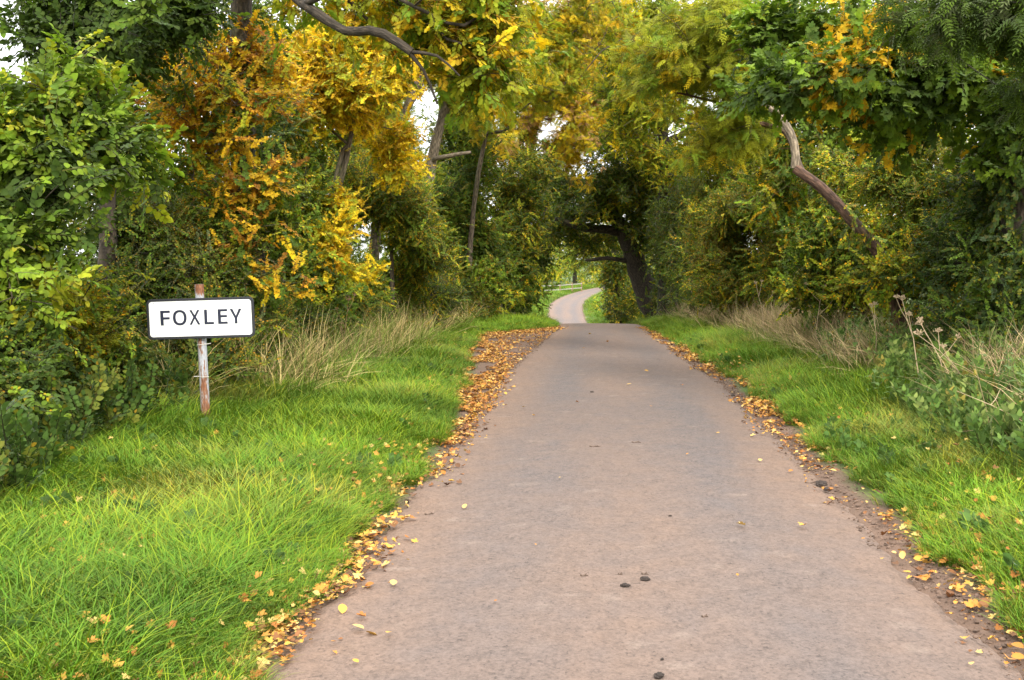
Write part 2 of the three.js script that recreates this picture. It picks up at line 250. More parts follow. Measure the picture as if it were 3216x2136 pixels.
function tree(S) {
  const R = mulberry(seedAt += 77), path = S.trunk.map((p) => V(...p));
  path[0].y = landY(path[0].x, path[0].z) - 0.06;
  const root = path[0].clone().setY(path[0].y + 0.06), T = thing(S.name, S.label, S.category ?? (S.name.includes('tree') ? 'tree' : 'shrub'), root, S.group);
  const nodes = [], own = (p) => p.clone().sub(root), color = barkColor(S.bark, S.green ?? 0.5);
  const tell = (pts, r0, r1, from) => { let prev = from; pts.forEach((p, k) => { nodes.push({ p, up: prev, path: prev < 0 ? 0 : nodes[prev].path + p.distanceTo(nodes[prev].p), fixed: true }); prev = nodes.length - 1; }); };
  const wood = (name, pts, r0, r1, bark) => { const color = barkColor(bark ?? S.bark, S.green ?? 0.5); const n = pts.length; mesh(name, new Geo().tube(pts.map(own), pts.map((p, k) => { const t = k / (n - 1); return mix(r0, r1, t) + (name === 'trunk' ? r0 * 0.45 * Math.exp(-t * n * 0.22 / r0 * 0.22) : 0); }), r0 > 0.1 ? 14 : 8, (p) => color(p.clone().add(root)), 0.45, 1.2).build(), barkMat, T); };
  const tp = follow(path, 0.22, R, S.r * 0.12); tell(tp, 0, 0, -1); wood('trunk', tp, S.r, S.r1 ?? S.r * 0.4);
  for (const [at, [r0, r1, ...pts]] of (S.limbs ?? []).entries()) {
    const q = pts.map((p) => V(...p)); let best = 0, bd = 1e9; nodes.forEach((n, k) => { const d = n.p.distanceTo(q[0]); if (d < bd) { bd = d; best = k; } });
    if (bd > 0.02) q.unshift(nodes[best].p.clone());
    const lp = follow(q, 0.18, R, r0 * 0.25); tell(lp.slice(1), 0, 0, best); wood('limb', lp, r0, r1, at ? undefined : S.bark2);
  }
  // points the twigs must reach, scattered through the crown's masses
  const goals = [];
  for (const [x, y, z, rx, ry, rz, n] of S.blobs) for (let k = 0, tries = 0; k < n && tries < n * 6; tries++) {
    const q = rv(R).normalize().multiplyScalar(1.3 * Math.sqrt(R()) * (0.7 + 0.45 * R())), wob = 0.75 + 0.5 * noise(q.x * 2 + x, q.y * 2 + y, q.z * 2 + z), p = V(x + q.x * rx * wob, y + q.y * ry * wob, z + q.z * rz * wob);
    if (noise(p.x * S.gap[0], p.y * S.gap[0], p.z * S.gap[0]) < S.gap[1] || p.y < landY(p.x, p.z) + 0.08) continue;
    goals.push(p); k++;
  }
  const best = goals.map((p) => { let b = 0, c = 1e9; nodes.forEach((n, k) => { const q = p.distanceTo(n.p) + 0.28 * n.path; if (k > nodes.length * (S.low ?? 0) && q < c) { c = q; b = k; } }); return [c, b]; }), open = new Set(goals.keys()), tips = [];
  const grow = (p, up) => { nodes.push({ p, up, path: nodes[up].path + p.distanceTo(nodes[up].p) }); const k = nodes.length - 1; for (const q of open) { const c = goals[q].distanceTo(p) + 0.28 * nodes[k].path; if (c < best[q][0]) best[q] = [c, k]; } return k; };
  while (open.size) {
    let pick = -1, c = 1e9; for (const q of open) if (best[q][0] < c) { c = best[q][0]; pick = q; }
    open.delete(pick); let up = best[pick][1]; const A = nodes[up].p, B = goals[pick], L = A.distanceTo(B), parts = Math.max(1, Math.round(L / 0.38));
    for (let k = 1; k <= parts; k++) { const t = k / parts, p = A.clone().lerp(B, t); if (k < parts) p.add(rv(R).multiplyScalar(0.16 * Math.min(1, L))).add(V(0, 0.12 * L * t * (1 - t), 0)); up = grow(p, up); }
    tips.push(up);
  }
  const w = nodes.map(() => 0); for (let k = nodes.length - 1; k >= 0; k--) { const n = nodes[k]; if (!w[k]) w[k] = (0.0046 * (S.twig ?? 1)) ** 2.3; if (n.up >= 0) w[n.up] += w[k]; }
  const g = new Geo(), rad = (k) => nodes[k].fixed ? 0.02 : Math.min(S.r * 0.5, w[k] ** (1 / 2.3));
  nodes.forEach((n, k) => { if (n.fixed || n.up < 0) return; const r = rad(k); g.tube([own(nodes[n.up].p), own(n.p)], [Math.max(r, Math.min(rad(n.up), r * 1.35)), r], r > 0.02 ? 6 : r > 0.009 ? 4 : 3, (p) => color(p.clone().add(root)), 0, 1); });
  if (g.n) { const b = mesh('branchwork', g.build(), barkMat, T); b.userData.kind = 'stuff'; }
  // leaves on the outer twigs
  const centreP = goals.reduce((a, p) => a.add(p), V(0, 0, 0)).multiplyScalar(1 / Math.max(1, goals.length)), pal = S.pal.map((k) => C[k]);
  const shade = (p) => { const v = clamp((fbm(p.x * 1.8 + S.tone, p.y * 1.8, p.z * 1.8, 2) - 0.5) * 1.9 + 0.5 + (R() - 0.5) * (S.mixed ?? 0.85)), i = Math.min(pal.length - 1, Math.floor(v * pal.length)), k = 0.8 + 0.4 * R(); return pal[i].map((c) => c * k); };
  const two = [new Many(), new Many()];
  const place = (list, p, dir, s) => { const z = V(0, 1.2, 0).add(rv(R).multiplyScalar(1.3)).addScaledVector(p.clone().sub(centreP).normalize(), 0.5).add(V(0, 0, 0.25)); list.put(own(p), dir, z, s, shade(p)); };
  for (const k of tips) { if (R() < (S.bare ?? 0.2)) continue; const n = nodes[k], back = nodes[n.up], A = back.p, A0 = back.up >= 0 && !back.fixed ? nodes[back.up].p : A, ax = n.p.clone().sub(A).normalize(), count = S.per;
    for (let q = 0; q < count; q++) { const t = R(), p = (R() < 0.3 ? A0.clone().lerp(A, t) : A.clone().lerp(n.p, 0.1 + 0.95 * t)).add(rv(R).multiplyScalar(0.32 * S.size)), dir = ax.clone().multiplyScalar(0.5).add(rv(R).multiplyScalar(2.0)).add(V(0, S.droop ?? 0.1, 0)); place(two[q % 2], p, dir, S.size * (0.75 + 0.5 * R())); } }
  two.forEach((m, k) => m.m.length && m.build('crown', SPRIG[S.leaf][k], leafMat, T));
  if (S.ivy) { // ivy clothing the stem
    const m = new Many(), [from, to, thick, n, cols] = S.ivy, K = tp.length;
    for (let q = 0; q < n; q++) { const i = Math.floor(mix(from, to, R()) * (K - 2)), a = R() * 6.283, rr = mix(S.r, S.r1 ?? S.r * 0.4, i / K) + thick * R(), o = V(Math.cos(a), (R() - 0.5) * 0.6, Math.sin(a)), c = C[cols[Math.floor(R() * cols.length)]], k = 0.75 + 0.5 * R(); m.put(own(tp[i].clone().lerp(tp[i + 1], R()).addScaledVector(o, rr)), V(o.x * 0.4, R() - 0.7, o.z * 0.4).add(rv(R)), o, S.size * (0.8 + 0.5 * R()), c.map((v) => v * k)); }
    m.build('ivy', SPRIG.ivy[0], glossMat, T);
  }
  return T;
}
const TREES = [
  {"name": "hazel_bush", "label": "bright green broad leaved bush at the left edge of the verge", "leaf": "hazel", "pal": ["dg", "g", "g", "lg", "lg", "lg", "g", "yg", "yg"], "bark": "grey", "r": 0.045, "per": 13, "size": 1.0, "gap": [0.9, 0.35], "tone": 0.0, "trunk": [[-5.15, 1.23, -9.2], [-4.97, 1.31, -9.1], [-4.72, 2.61, -9.0]], "blobs": [[-4.68, 2.3, -8.8, 0.6, 0.74, 0.7, 141], [-4.71, 1.54, -8.5, 0.48, 0.48, 0.7, 72], [-4.4, 2.93, -9.2, 0.37, 0.37, 0.6, 43], [-4.99, 2.69, -9.0, 0.29, 0.29, 0.6, 13], [-4.32, 2.37, -9.2, 0.29, 0.33, 0.5, 31]]},
  {"name": "hazel_tree", "label": "dark leaved tree overhanging the top left corner", "leaf": "hazel", "pal": ["dg", "dg", "g", "g"], "bark": "dark", "r": 0.12, "per": 11, "size": 1.0, "gap": [1.1, 0.39], "tone": 3.7, "trunk": [[-5.54, 1.12, -11.6], [-5.41, 2.17, -11.6], [-5.33, 3.55, -11.4], [-5.3, 4.37, -11.0]], "blobs": [[-4.89, 4.1, -11.0, 0.75, 0.48, 0.9, 102], [-5.68, 4.2, -11.0, 0.53, 0.26, 0.8, 21], [-5.61, 3.88, -11.4, 0.5, 0.36, 0.8, 41], [-4.69, 4.62, -11.0, 0.7, 0.44, 1.0, 87]]},
  {"name": "bramble_bush", "label": "tangled dark bush with yellow and orange leaves below the green bush", "leaf": "elm", "pal": ["dg", "g", "g", "lg", "ol", "g", "yg"], "bark": "dark", "r": 0.03, "per": 13, "size": 0.85, "gap": [0.9, 0.35], "tone": 7.4, "trunk": [[-4.93, 1.22, -9.4], [-4.86, 0.53, -9.3], [-4.75, 1.0, -9.2]], "blobs": [[-4.28, 0.54, -7.6, 0.24, 0.33, 0.4, 39], [-4.28, 0.33, -7.9, 0.25, 0.19, 0.35, 23], [-4.44, 0.87, -7.8, 0.25, 0.37, 0.5, 45], [-4.89, 0.75, -9.0, 0.54, 0.58, 0.7, 152], [-4.85, 0.88, -9.8, 0.39, 0.71, 0.6, 135], [-4.82, 0.26, -8.7, 0.31, 0.24, 0.4, 37], [-5.03, 0.46, -10.6, 0.3, 0.47, 0.5, 67]]},
  {"name": "hawthorn_bush", "label": "dense small leaved hawthorn behind the village sign", "leaf": "haw", "pal": ["dg", "g", "g", "g", "gy", "ol"], "bark": "dark", "r": 0.05, "per": 18, "size": 1.0, "gap": [0.9, 0.35], "tone": 11.100000000000001, "trunk": [[-5.13, 1.09, -12.3], [-5.09, 0.79, -12.3], [-4.97, 1.9, -12.2]], "blobs": [[-4.95, 1.26, -12.0, 0.67, 0.91, 0.7, 265], [-4.46, 0.37, -12.0, 0.58, 0.53, 0.6, 131], [-5.28, 1.9, -12.2, 0.54, 0.54, 0.7, 124], [-4.64, 1.5, -12.4, 0.55, 0.6, 0.6, 140], [-4.8, 0.14, -11.8, 0.42, 0.28, 0.4, 52]]},
  {"name": "field_maple_tree", "label": "golden orange field maple rising above the village sign", "leaf": "field_maple", "pal": ["yo", "g", "yo", "y", "o", "yg", "ob", "yo", "o", "g"], "bark": "grey", "r": 0.09, "per": 10, "size": 1.0, "gap": [1.8, 0.47], "tone": 14.8, "trunk": [[-5.02, 1.05, -13.4], [-5.05, 1.16, -13.4], [-4.9, 2.68, -13.3], [-4.73, 3.84, -13.2]], "blobs": [[-4.78, 3.74, -12.9, 0.46, 0.23, 0.7, 34], [-5.1, 3.39, -13.0, 0.36, 0.21, 0.6, 21], [-5.39, 4.0, -13.2, 0.32, 0.21, 0.6, 17], [-4.22, 4.06, -13.0, 0.42, 0.21, 0.7, 27], [-4.09, 3.62, -12.9, 0.36, 0.21, 0.6, 23], [-4.42, 3.16, -12.9, 0.41, 0.18, 0.6, 21], [-4.02, 2.63, -12.8, 0.33, 0.18, 0.5, 19], [-4.46, 2.55, -13.0, 0.26, 0.13, 0.4, 8], [-4.02, 2.11, -12.6, 0.23, 0.13, 0.4, 8], [-4.2, 1.75, -12.5, 0.25, 0.12, 0.4, 8], [-3.86, 1.5, -12.4, 0.25, 0.17, 0.4, 13], [-4.54, 4.32, -13.0, 0.42, 0.21, 0.7, 22], [-4.78, 2.86, -13.0, 0.31, 0.16, 0.5, 9]], "bare": 0.3, "mixed": 1.3},
  {"name": "ivy_tree", "label": "dark ivy clad tree standing behind the golden maple", "leaf": "ivy", "pal": ["dg", "dg", "ig", "g", "ol"], "bark": "dark", "r": 0.11, "per": 13, "size": 1.0, "gap": [1.0, 0.41], "tone": 18.5, "trunk": [[-5.49, 0.95, -15.5], [-5.54, 1.71, -15.5], [-5.56, 3.6, -15.5], [-5.37, 5.05, -15.4]], "blobs": [[-5.64, 1.59, -15.6, 0.69, 0.69, 0.9, 133], [-6.01, 2.54, -15.6, 0.5, 0.5, 0.8, 49], [-5.17, 2.21, -15.4, 0.55, 0.86, 0.9, 108], [-5.77, 4.73, -15.6, 0.75, 0.5, 0.9, 73], [-6.47, 2.81, -15.0, 0.48, 0.78, 0.8, 74], [-4.95, 3.65, -16.0, 0.58, 0.7, 1.0, 68]], "ivy": [0.1, 0.8, 0.2, 260, ["dg", "ig", "g"]]},
  {"name": "yellow_maple_tree", "label": "bright yellow maple in the left hedge beneath the dark oak limb", "leaf": "field_maple", "pal": ["yg", "y", "y", "y", "y", "yo", "yg", "yo"], "bark": "grey", "r": 0.085, "per": 13, "size": 1.0, "gap": [1.6, 0.41], "tone": 22.200000000000003, "trunk": [[-4.73, 0.84, -18.2], [-4.88, 1.43, -18.1], [-4.32, 3.17, -18.0], [-4.01, 4.46, -18.0]], "limbs": [[0.035, 0.012, [-4.58, 2.02, -18.1], [-4.9, 1.36, -17.6], [-5.26, 0.45, -17.3]], [0.04, 0.012, [-4.24, 3.67, -18.0], [-4.49, 2.73, -17.8], [-4.79, 1.44, -17.5]]], "blobs": [[-3.74, 4.5, -17.6, 0.74, 0.35, 0.7, 146], [-4.56, 5.17, -17.6, 0.7, 0.49, 0.8, 150], [-4.45, 4.35, -18.0, 0.79, 0.43, 0.8, 103], [-4.25, 2.63, -17.4, 0.31, 0.28, 0.4, 37], [-4.28, 2.0, -17.2, 0.38, 0.41, 0.5, 60], [-3.95, 1.79, -17.6, 0.35, 0.42, 0.5, 58], [-4.59, 1.44, -17.0, 0.34, 0.34, 0.5, 40], [-4.87, 4.51, -17.4, 0.42, 0.63, 0.6, 90], [-3.7, 3.78, -19.0, 0.46, 0.38, 0.6, 37], [-3.64, 5.3, -18.0, 0.72, 0.36, 0.8, 67], [-3.55, 3.25, -19.0, 0.3, 0.17, 0.4, 17]], "bare": 0.25},
  {"name": "dogwood_bush", "label": "loose green bush between the two orange sprays of the golden maple", "leaf": "elm", "pal": ["g", "lg", "g", "yg", "g"], "bark": "grey", "r": 0.04, "per": 11, "size": 1.0, "gap": [0.9, 0.35], "tone": 25.900000000000002, "trunk": [[-4.52, 1.05, -13.4], [-4.49, 0.83, -13.3], [-4.49, 2.13, -13.2]], "blobs": [[-4.47, 2.22, -12.7, 0.36, 0.23, 0.4, 23], [-4.73, 1.91, -12.8, 0.31, 0.26, 0.4, 20], [-4.31, 1.23, -12.8, 0.41, 0.2, 0.4, 24], [-4.05, 2.25, -13.4, 0.21, 0.43, 0.4, 23], [-5.06, 2.76, -13.0, 0.31, 0.26, 0.4, 15]]},
  {"name": "elder_bush", "label": "fresh green bush with trailing shoots right of the golden maple", "leaf": "elm", "pal": ["g", "g", "lg", "g", "dg", "yg"], "bark": "grey", "r": 0.05, "per": 13, "size": 1.0, "gap": [0.9, 0.35], "tone": 29.6, "trunk": [[-4.95, 0.87, -17.5], [-4.92, 0.87, -17.4], [-4.83, 2.28, -17.4]], "blobs": [[-4.84, 2.42, -17.2, 0.62, 0.83, 0.8, 163], [-4.9, 1.38, -16.4, 0.52, 0.59, 0.7, 99], [-4.45, 1.1, -17.0, 0.61, 0.48, 0.6, 93], [-5.16, 3.28, -17.6, 0.56, 0.56, 0.8, 81]]},
  {"name": "leafy_thorn_bush", "label": "tall olive green thorn bush halfway along the left hedge", "leaf": "haw", "pal": ["g", "ol", "g", "lg", "yg", "yg", "dg"], "bark": "grey", "r": 0.06, "per": 15, "size": 1.15, "gap": [0.9, 0.35], "tone": 33.300000000000004, "trunk": [[-4.21, 0.69, -21.5], [-4.15, 1.05, -21.4], [-4.16, 2.76, -21.3]], "blobs": [[-4.15, 2.07, -20.8, 0.92, 1.25, 0.9, 309], [-4.49, 1.41, -20.0, 0.64, 0.72, 0.7, 125], [-3.77, 1.38, -22.0, 0.7, 0.79, 0.8, 151], [-4.43, 3.28, -21.4, 0.77, 0.68, 0.9, 114]]},
  {"name": "low_thorn_bush", "label": "low dark thorn bush at the hedge foot right of the sign", "leaf": "haw", "pal": ["dg", "g", "g", "ol", "g"], "bark": "dark", "r": 0.03, "per": 16, "size": 1.0, "gap": [0.9, 0.35], "tone": 37.0, "trunk": [[-4.68, 0.99, -14.6], [-4.62, 0.52, -14.5], [-4.64, 1.0, -14.5]], "blobs": [[-4.55, 0.9, -14.2, 0.51, 0.45, 0.6, 96], [-4.53, 0.5, -13.4, 0.38, 0.38, 0.4, 58], [-4.42, 0.77, -15.4, 0.49, 0.37, 0.5, 75]]},
  {"name": "spreading_thorn_bush", "label": "shadowy low bush under the tall olive thorn", "leaf": "haw", "pal": ["dg", "g", "g", "ol"], "bark": "dark", "r": 0.03, "per": 15, "size": 1.15, "gap": [0.9, 0.35], "tone": 40.7, "trunk": [[-4.58, 0.76, -20.0], [-4.54, 0.6, -20.0], [-4.58, 0.92, -20.0]], "blobs": [[-4.6, 0.78, -19.4, 0.78, 0.39, 0.6, 77], [-4.11, 0.76, -21.0, 0.76, 0.38, 0.6, 73], [-3.92, 0.73, -24.0, 0.77, 0.48, 0.7, 94], [-3.66, 0.75, -28.0, 0.78, 0.56, 0.8, 112]]},
  {"name": "leaning_ash_tree", "label": "pale trunked ash leaning right in the left hedge", "leaf": "ash", "pal": ["yg", "yg", "lg", "y", "g", "yg", "y"], "bark": "pale", "r": 0.16, "per": 11, "size": 1.15, "gap": [1.0, 0.41], "tone": 44.400000000000006, "trunk": [[-4.37, 0.52, -25.5], [-4.26, 2.16, -25.4], [-3.99, 3.77, -25.2], [-3.73, 4.74, -25.0], [-3.54, 5.31, -24.9], [-3.19, 6.71, -24.6]], "limbs": [[0.06, 0.04, [-3.92, 4.06, -25.1], [-3.46, 4.11, -24.7], [-2.93, 4.16, -24.4]]], "blobs": [[-3.18, 6.97, -24.5, 1.37, 0.88, 1.4, 160], [-3.84, 6.32, -25.6, 0.92, 0.51, 0.8, 46], [-2.35, 6.48, -25.0, 1.1, 0.7, 1.2, 76], [-4.76, 3.01, -26.0, 0.73, 0.62, 0.7, 37], [-2.95, 5.42, -25.0, 0.9, 0.5, 1.0, 44]], "green": 0.15, "r1": 0.1},
  {"name": "slanting_ash_tree", "label": "grey slanting trunk tree between the yellow maple and the pale ash", "leaf": "ash", "pal": ["yg", "lg", "g", "yg", "g"], "bark": "grey", "r": 0.13, "per": 11, "size": 1.1, "gap": [1.0, 0.41], "tone": 48.1, "trunk": [[-5.2, 0.58, -24.0], [-4.88, 3.38, -24.0], [-4.49, 4.6, -23.8], [-3.97, 5.54, -23.6], [-3.41, 6.74, -23.4]], "blobs": [[-3.97, 6.75, -23.4, 1.31, 0.75, 1.4, 133], [-5.06, 4.72, -24.0, 0.86, 0.67, 1.0, 67], [-4.37, 5.76, -24.0, 0.67, 0.58, 1.0, 37]], "r1": 0.08},
  {"name": "ivy_clad_tree", "label": "dark ivy covered trunk beyond the pale leaning ash", "leaf": "elm", "pal": ["dg", "g", "g", "g", "ol", "lg"], "bark": "dark", "r": 0.26, "per": 13, "size": 1.2, "gap": [0.9, 0.35], "tone": 51.800000000000004, "trunk": [[-3.93, 0.3, -30.5], [-3.94, 2.26, -30.4], [-3.92, 4.43, -30.3], [-3.8, 6.56, -30.2]], "blobs": [[-3.79, 3.21, -30.0, 0.84, 1.44, 1.1, 177], [-3.37, 1.77, -29.5, 0.71, 1.06, 0.9, 137], [-4.34, 2.24, -29.6, 0.71, 1.3, 0.9, 169], [-3.9, 4.99, -30.0, 0.96, 0.84, 1.0, 103], [-4.36, 3.62, -29.0, 0.7, 0.7, 0.8, 62]], "ivy": [0.05, 0.95, 0.22, 700, ["dg", "ig", "ig", "g"]]},
  {"name": "multi_stemmed_hazel", "label": "many stemmed hazel fanning out at the far left of the lane", "leaf": "elm", "pal": ["g", "ol", "yg", "g", "dg", "yg"], "bark": "grey", "r": 0.1, "per": 13, "size": 1.3, "gap": [0.8, 0.39], "tone": 55.5, "trunk": [[-3.48, 0.15, -34.0], [-3.41, 1.24, -34.0], [-3.2, 2.33, -34.0], [-3.06, 4.08, -34.0]], "limbs": [[0.06, 0.03, [-3.41, 1.24, -34.0], [-3.81, 2.87, -34.0], [-3.95, 4.09, -34.0]], [0.06, 0.03, [-3.34, 1.51, -34.0], [-2.65, 2.87, -34.0], [-1.98, 4.48, -34.0]], [0.05, 0.02, [-3.34, 1.24, -34.0], [-2.27, 2.34, -34.4], [-1.73, 3.44, -34.6]]], "blobs": [[-3.15, 2.85, -33.5, 1.07, 1.47, 1.3, 215], [-2.52, 3.54, -34.0, 0.95, 1.09, 1.2, 112], [-3.58, 0.74, -32.5, 0.78, 0.52, 0.9, 55], [-2.83, 1.24, -34.5, 0.69, 0.97, 1.0, 90], [-2.17, 4.56, -35.0, 0.98, 0.84, 1.2, 78]]},
  {"name": "yellow_ash_tree", "label": "yellow ash arching over the lane from the left", "leaf": "ash", "pal": ["y", "yo", "y", "yg", "yg", "y", "pk"], "bark": "grey", "r": 0.2, "per": 10, "size": 1.1, "gap": [1.0, 0.42], "tone": 59.2, "trunk": [[-3.73, -0.03, -38.0], [-3.58, 2.41, -38.0], [-3.08, 5.07, -37.5], [-2.3, 6.91, -37.0]], "blobs": [[-1.98, 7.12, -36.5, 1.61, 1.17, 1.8, 291], [-0.83, 6.54, -36.5, 0.88, 1.61, 1.3, 273], [-3.2, 5.43, -34.0, 0.61, 0.54, 0.8, 77], [-0.55, 7.75, -37.0, 0.74, 0.74, 1.0, 85], [-2.45, 8.79, -37.0, 1.78, 1.04, 1.8, 214], [-3.63, 5.06, -33.0, 0.66, 0.4, 0.7, 50], [-1.71, 5.45, -37.0, 1.04, 0.74, 1.3, 104], [0.02, 9.82, -38.0, 0.91, 1.22, 1.6, 193], [0.19, 7.16, -39.0, 0.78, 0.94, 1.4, 113]], "bare": 0.35, "twig": 1.4},
  {"name": "bare_twigged_oak_tree", "label": "thinly leaved brown and yellow oak high over the road", "leaf": "oak", "pal": ["pk", "ob", "yo", "yg", "pk", "y", "br"], "bark": "grey", "r": 0.3, "per": 5, "size": 1.1, "gap": [0.8, 0.35], "tone": 62.900000000000006, "trunk": [[-3.67, -0.42, -47.0], [-3.48, 3.34, -47.0], [-2.89, 7.35, -46.5], [-1.78, 10.5, -46.0]], "blobs": [[-1.58, 11.28, -45.5, 2.73, 2.0, 3.0, 1149], [-0.15, 10.65, -46.0, 1.66, 1.84, 2.5, 512], [-3.41, 9.63, -46.0, 1.66, 1.47, 2.4, 307], [-1.77, 9.07, -46.0, 1.47, 0.92, 2.0, 170]], "bare": 0.4, "twig": 1.6},
  {"name": "tunnel_hawthorn_bush", "label": "dark bush narrowing the lane at the left of the green tunnel", "leaf": "elm", "pal": ["dg", "g", "g", "ol", "g"], "bark": "dark", "r": 0.08, "per": 13, "size": 1.45, "gap": [0.9, 0.35], "tone": 66.60000000000001, "trunk": [[-2.99, -0.29, -44.0], [-2.99, 0.24, -44.0], [-2.94, 1.48, -44.0]], "blobs": [[-3.1, 0.96, -43.0, 0.77, 1.03, 1.0, 91], [-3.6, 0.53, -40.0, 0.8, 0.72, 1.0, 65], [-2.88, 2.37, -45.0, 0.99, 0.9, 1.2, 101], [-2.67, 3.66, -46.0, 1.29, 0.83, 1.4, 97]]},
  {"name": "oak_tree", "label": "dark limbed oak reaching over the verge at the top of the frame", "leaf": "oak", "pal": ["lg", "yg", "yg", "y", "lg", "yo", "yg"], "bark": "dark", "r": 0.2, "per": 10, "size": 1.0, "gap": [1.3, 0.41], "tone": 70.3, "trunk": [[-4.58, 1.04, -13.6], [-4.49, 1.71, -13.6], [-4.51, 3.34, -13.5], [-4.31, 5.03, -13.0], [-3.47, 4.75, -11.6]], "limbs": [[0.055, 0.045, [-3.47, 4.75, -11.6], [-3.09, 4.34, -11.1], [-2.82, 4.14, -10.9], [-2.46, 3.93, -10.7], [-2.27, 3.93, -10.6], [-2.04, 3.84, -10.5], [-1.83, 3.69, -10.5]], [0.028, 0.01, [-2.04, 3.84, -10.5], [-1.83, 3.67, -10.5], [-1.7, 3.48, -10.6], [-1.61, 3.22, -10.7]], [0.03, 0.012, [-3.02, 4.28, -11.0], [-2.27, 4.34, -10.6], [-1.68, 4.06, -10.5], [-1.38, 3.95, -10.6], [-1.1, 4.16, -10.8]], [0.02, 0.008, [-1.83, 3.69, -10.5], [-1.56, 3.63, -10.4], [-1.35, 3.44, -10.4]], [0.02, 0.008, [-1.68, 4.06, -10.5], [-1.5, 3.83, -10.6], [-1.23, 3.8, -10.8]]], "blobs": [[-1.84, 4.18, -11.4, 0.68, 0.32, 0.6, 49], [-1.19, 4.03, -11.2, 0.45, 0.36, 0.6, 45], [-1.41, 3.51, -11.2, 0.36, 0.27, 0.5, 16], [-2.48, 4.41, -11.6, 0.51, 0.19, 0.6, 21], [-1.01, 3.68, -11.2, 0.31, 0.27, 0.5, 16], [-3.24, 4.43, -11.8, 0.42, 0.24, 0.6, 14], [-1.65, 4.39, -11.0, 0.79, 0.18, 0.7, 31], [-0.85, 4.12, -11.4, 0.27, 0.32, 0.6, 17]], "r1": 0.1, "low": 0.62},
  {"name": "arching_oak_tree", "label": "dark trunked oak arching over the lane to form the tunnel", "leaf": "elm", "pal": ["g", "dg", "g", "gy", "g", "gy", "ol", "yg"], "bark": "dark", "r": 0.46, "per": 13, "size": 1.5, "gap": [0.7, 0.37], "tone": 74.0, "trunk": [[2.47, -0.22, -43.0], [1.99, 0.29, -43.0], [1.3, 1.82, -43.0], [0.88, 2.93, -43.0], [0.23, 3.86, -43.0], [-0.28, 5.03, -42.8]], "limbs": [[0.2, 0.1, [0.88, 2.93, -43.0], [0.23, 3.0, -42.6], [-0.77, 3.09, -42.2], [-1.77, 3.4, -42.0]], [0.16, 0.08, [0.57, 3.44, -43.0], [1.06, 4.5, -42.6], [1.38, 5.63, -42.2]], [0.12, 0.06, [1.43, 1.65, -43.0], [0.41, 1.89, -42.6], [-0.6, 1.82, -42.4]]], "blobs": [[0.22, 4.63, -42.0, 1.85, 1.01, 2.0, 201], [-0.95, 3.84, -42.5, 1.19, 0.68, 1.5, 87], [1.56, 4.99, -42.5, 1.87, 1.36, 2.2, 275], [2.57, 3.49, -42.5, 1.53, 1.53, 2.0, 253], [3.3, 1.81, -41.0, 1.15, 1.48, 1.6, 183], [2.79, 0.53, -40.5, 0.97, 0.65, 1.2, 68], [0.89, 6.05, -43.0, 1.72, 0.86, 2.0, 128], [-1.68, 3.05, -44.0, 1.06, 0.53, 1.2, 48], [-0.28, 2.54, -45.0, 1.26, 0.54, 1.4, 51], [-1.72, 4.68, -45.0, 0.99, 0.81, 1.2, 86]]},
  {"name": "ivied_thorn_tree", "label": "ivy grown thorn with yellowing leaves at the foot of the arching oak", "leaf": "ivy", "pal": ["g", "ol", "yg", "dg", "g"], "bark": "dark", "r": 0.28, "per": 13, "size": 1.6, "gap": [0.9, 0.35], "tone": 77.7, "trunk": [[0.93, -0.53, -50.0], [0.85, 0.26, -50.0], [0.68, 1.45, -50.0], [0.58, 2.44, -50.0]], "blobs": [[0.77, 1.65, -49.5, 0.69, 0.79, 1.0, 48], [1.21, -0.03, -47.0, 0.56, 0.75, 0.8, 41]], "ivy": [0.05, 0.95, 0.35, 700, ["dg", "g", "ol", "yg", "dg"]]},
  {"name": "tall_dark_tree", "label": "tall dark trunked tree against the sky above the tunnel", "leaf": "elm", "pal": ["g", "yg", "lg", "yg", "ol", "yg"], "bark": "dark", "r": 0.3, "per": 10, "size": 1.2, "gap": [0.8, 0.41], "tone": 81.4, "trunk": [[2.39, -0.05, -39.0], [2.29, 2.42, -39.0], [2.18, 5.93, -39.0], [2.01, 8.2, -39.0], [1.84, 10.3, -39.0]], "limbs": [[0.16, 0.06, [2.18, 5.93, -39.0], [2.98, 6.33, -38.6], [3.47, 7.19, -38.4]], [0.14, 0.05, [2.18, 6.39, -39.0], [1.4, 6.97, -38.8], [0.94, 7.85, -38.6]]], "blobs": [[1.54, 6.93, -38.5, 1.39, 1.23, 2.0, 185], [3.18, 7.21, -38.5, 1.39, 1.54, 2.0, 198], [2.12, 9.3, -38.5, 2.16, 1.39, 2.4, 277], [0.93, 9.57, -39.0, 1.25, 1.4, 2.0, 162], [2.91, 4.97, -38.5, 1.39, 1.08, 2.0, 161], [1.7, 5.73, -38.5, 1.08, 0.62, 1.6, 71], [3.95, 4.69, -37.0, 1.18, 1.18, 2.0, 151], [0.65, 8.15, -39.5, 0.95, 1.26, 2.0, 167], [0.36, 6.49, -41.0, 0.98, 0.82, 1.6, 112]], "bare": 0.3, "twig": 1.4, "ivy": [0.02, 0.45, 0.3, 500, ["dg", "ig", "g"]]},
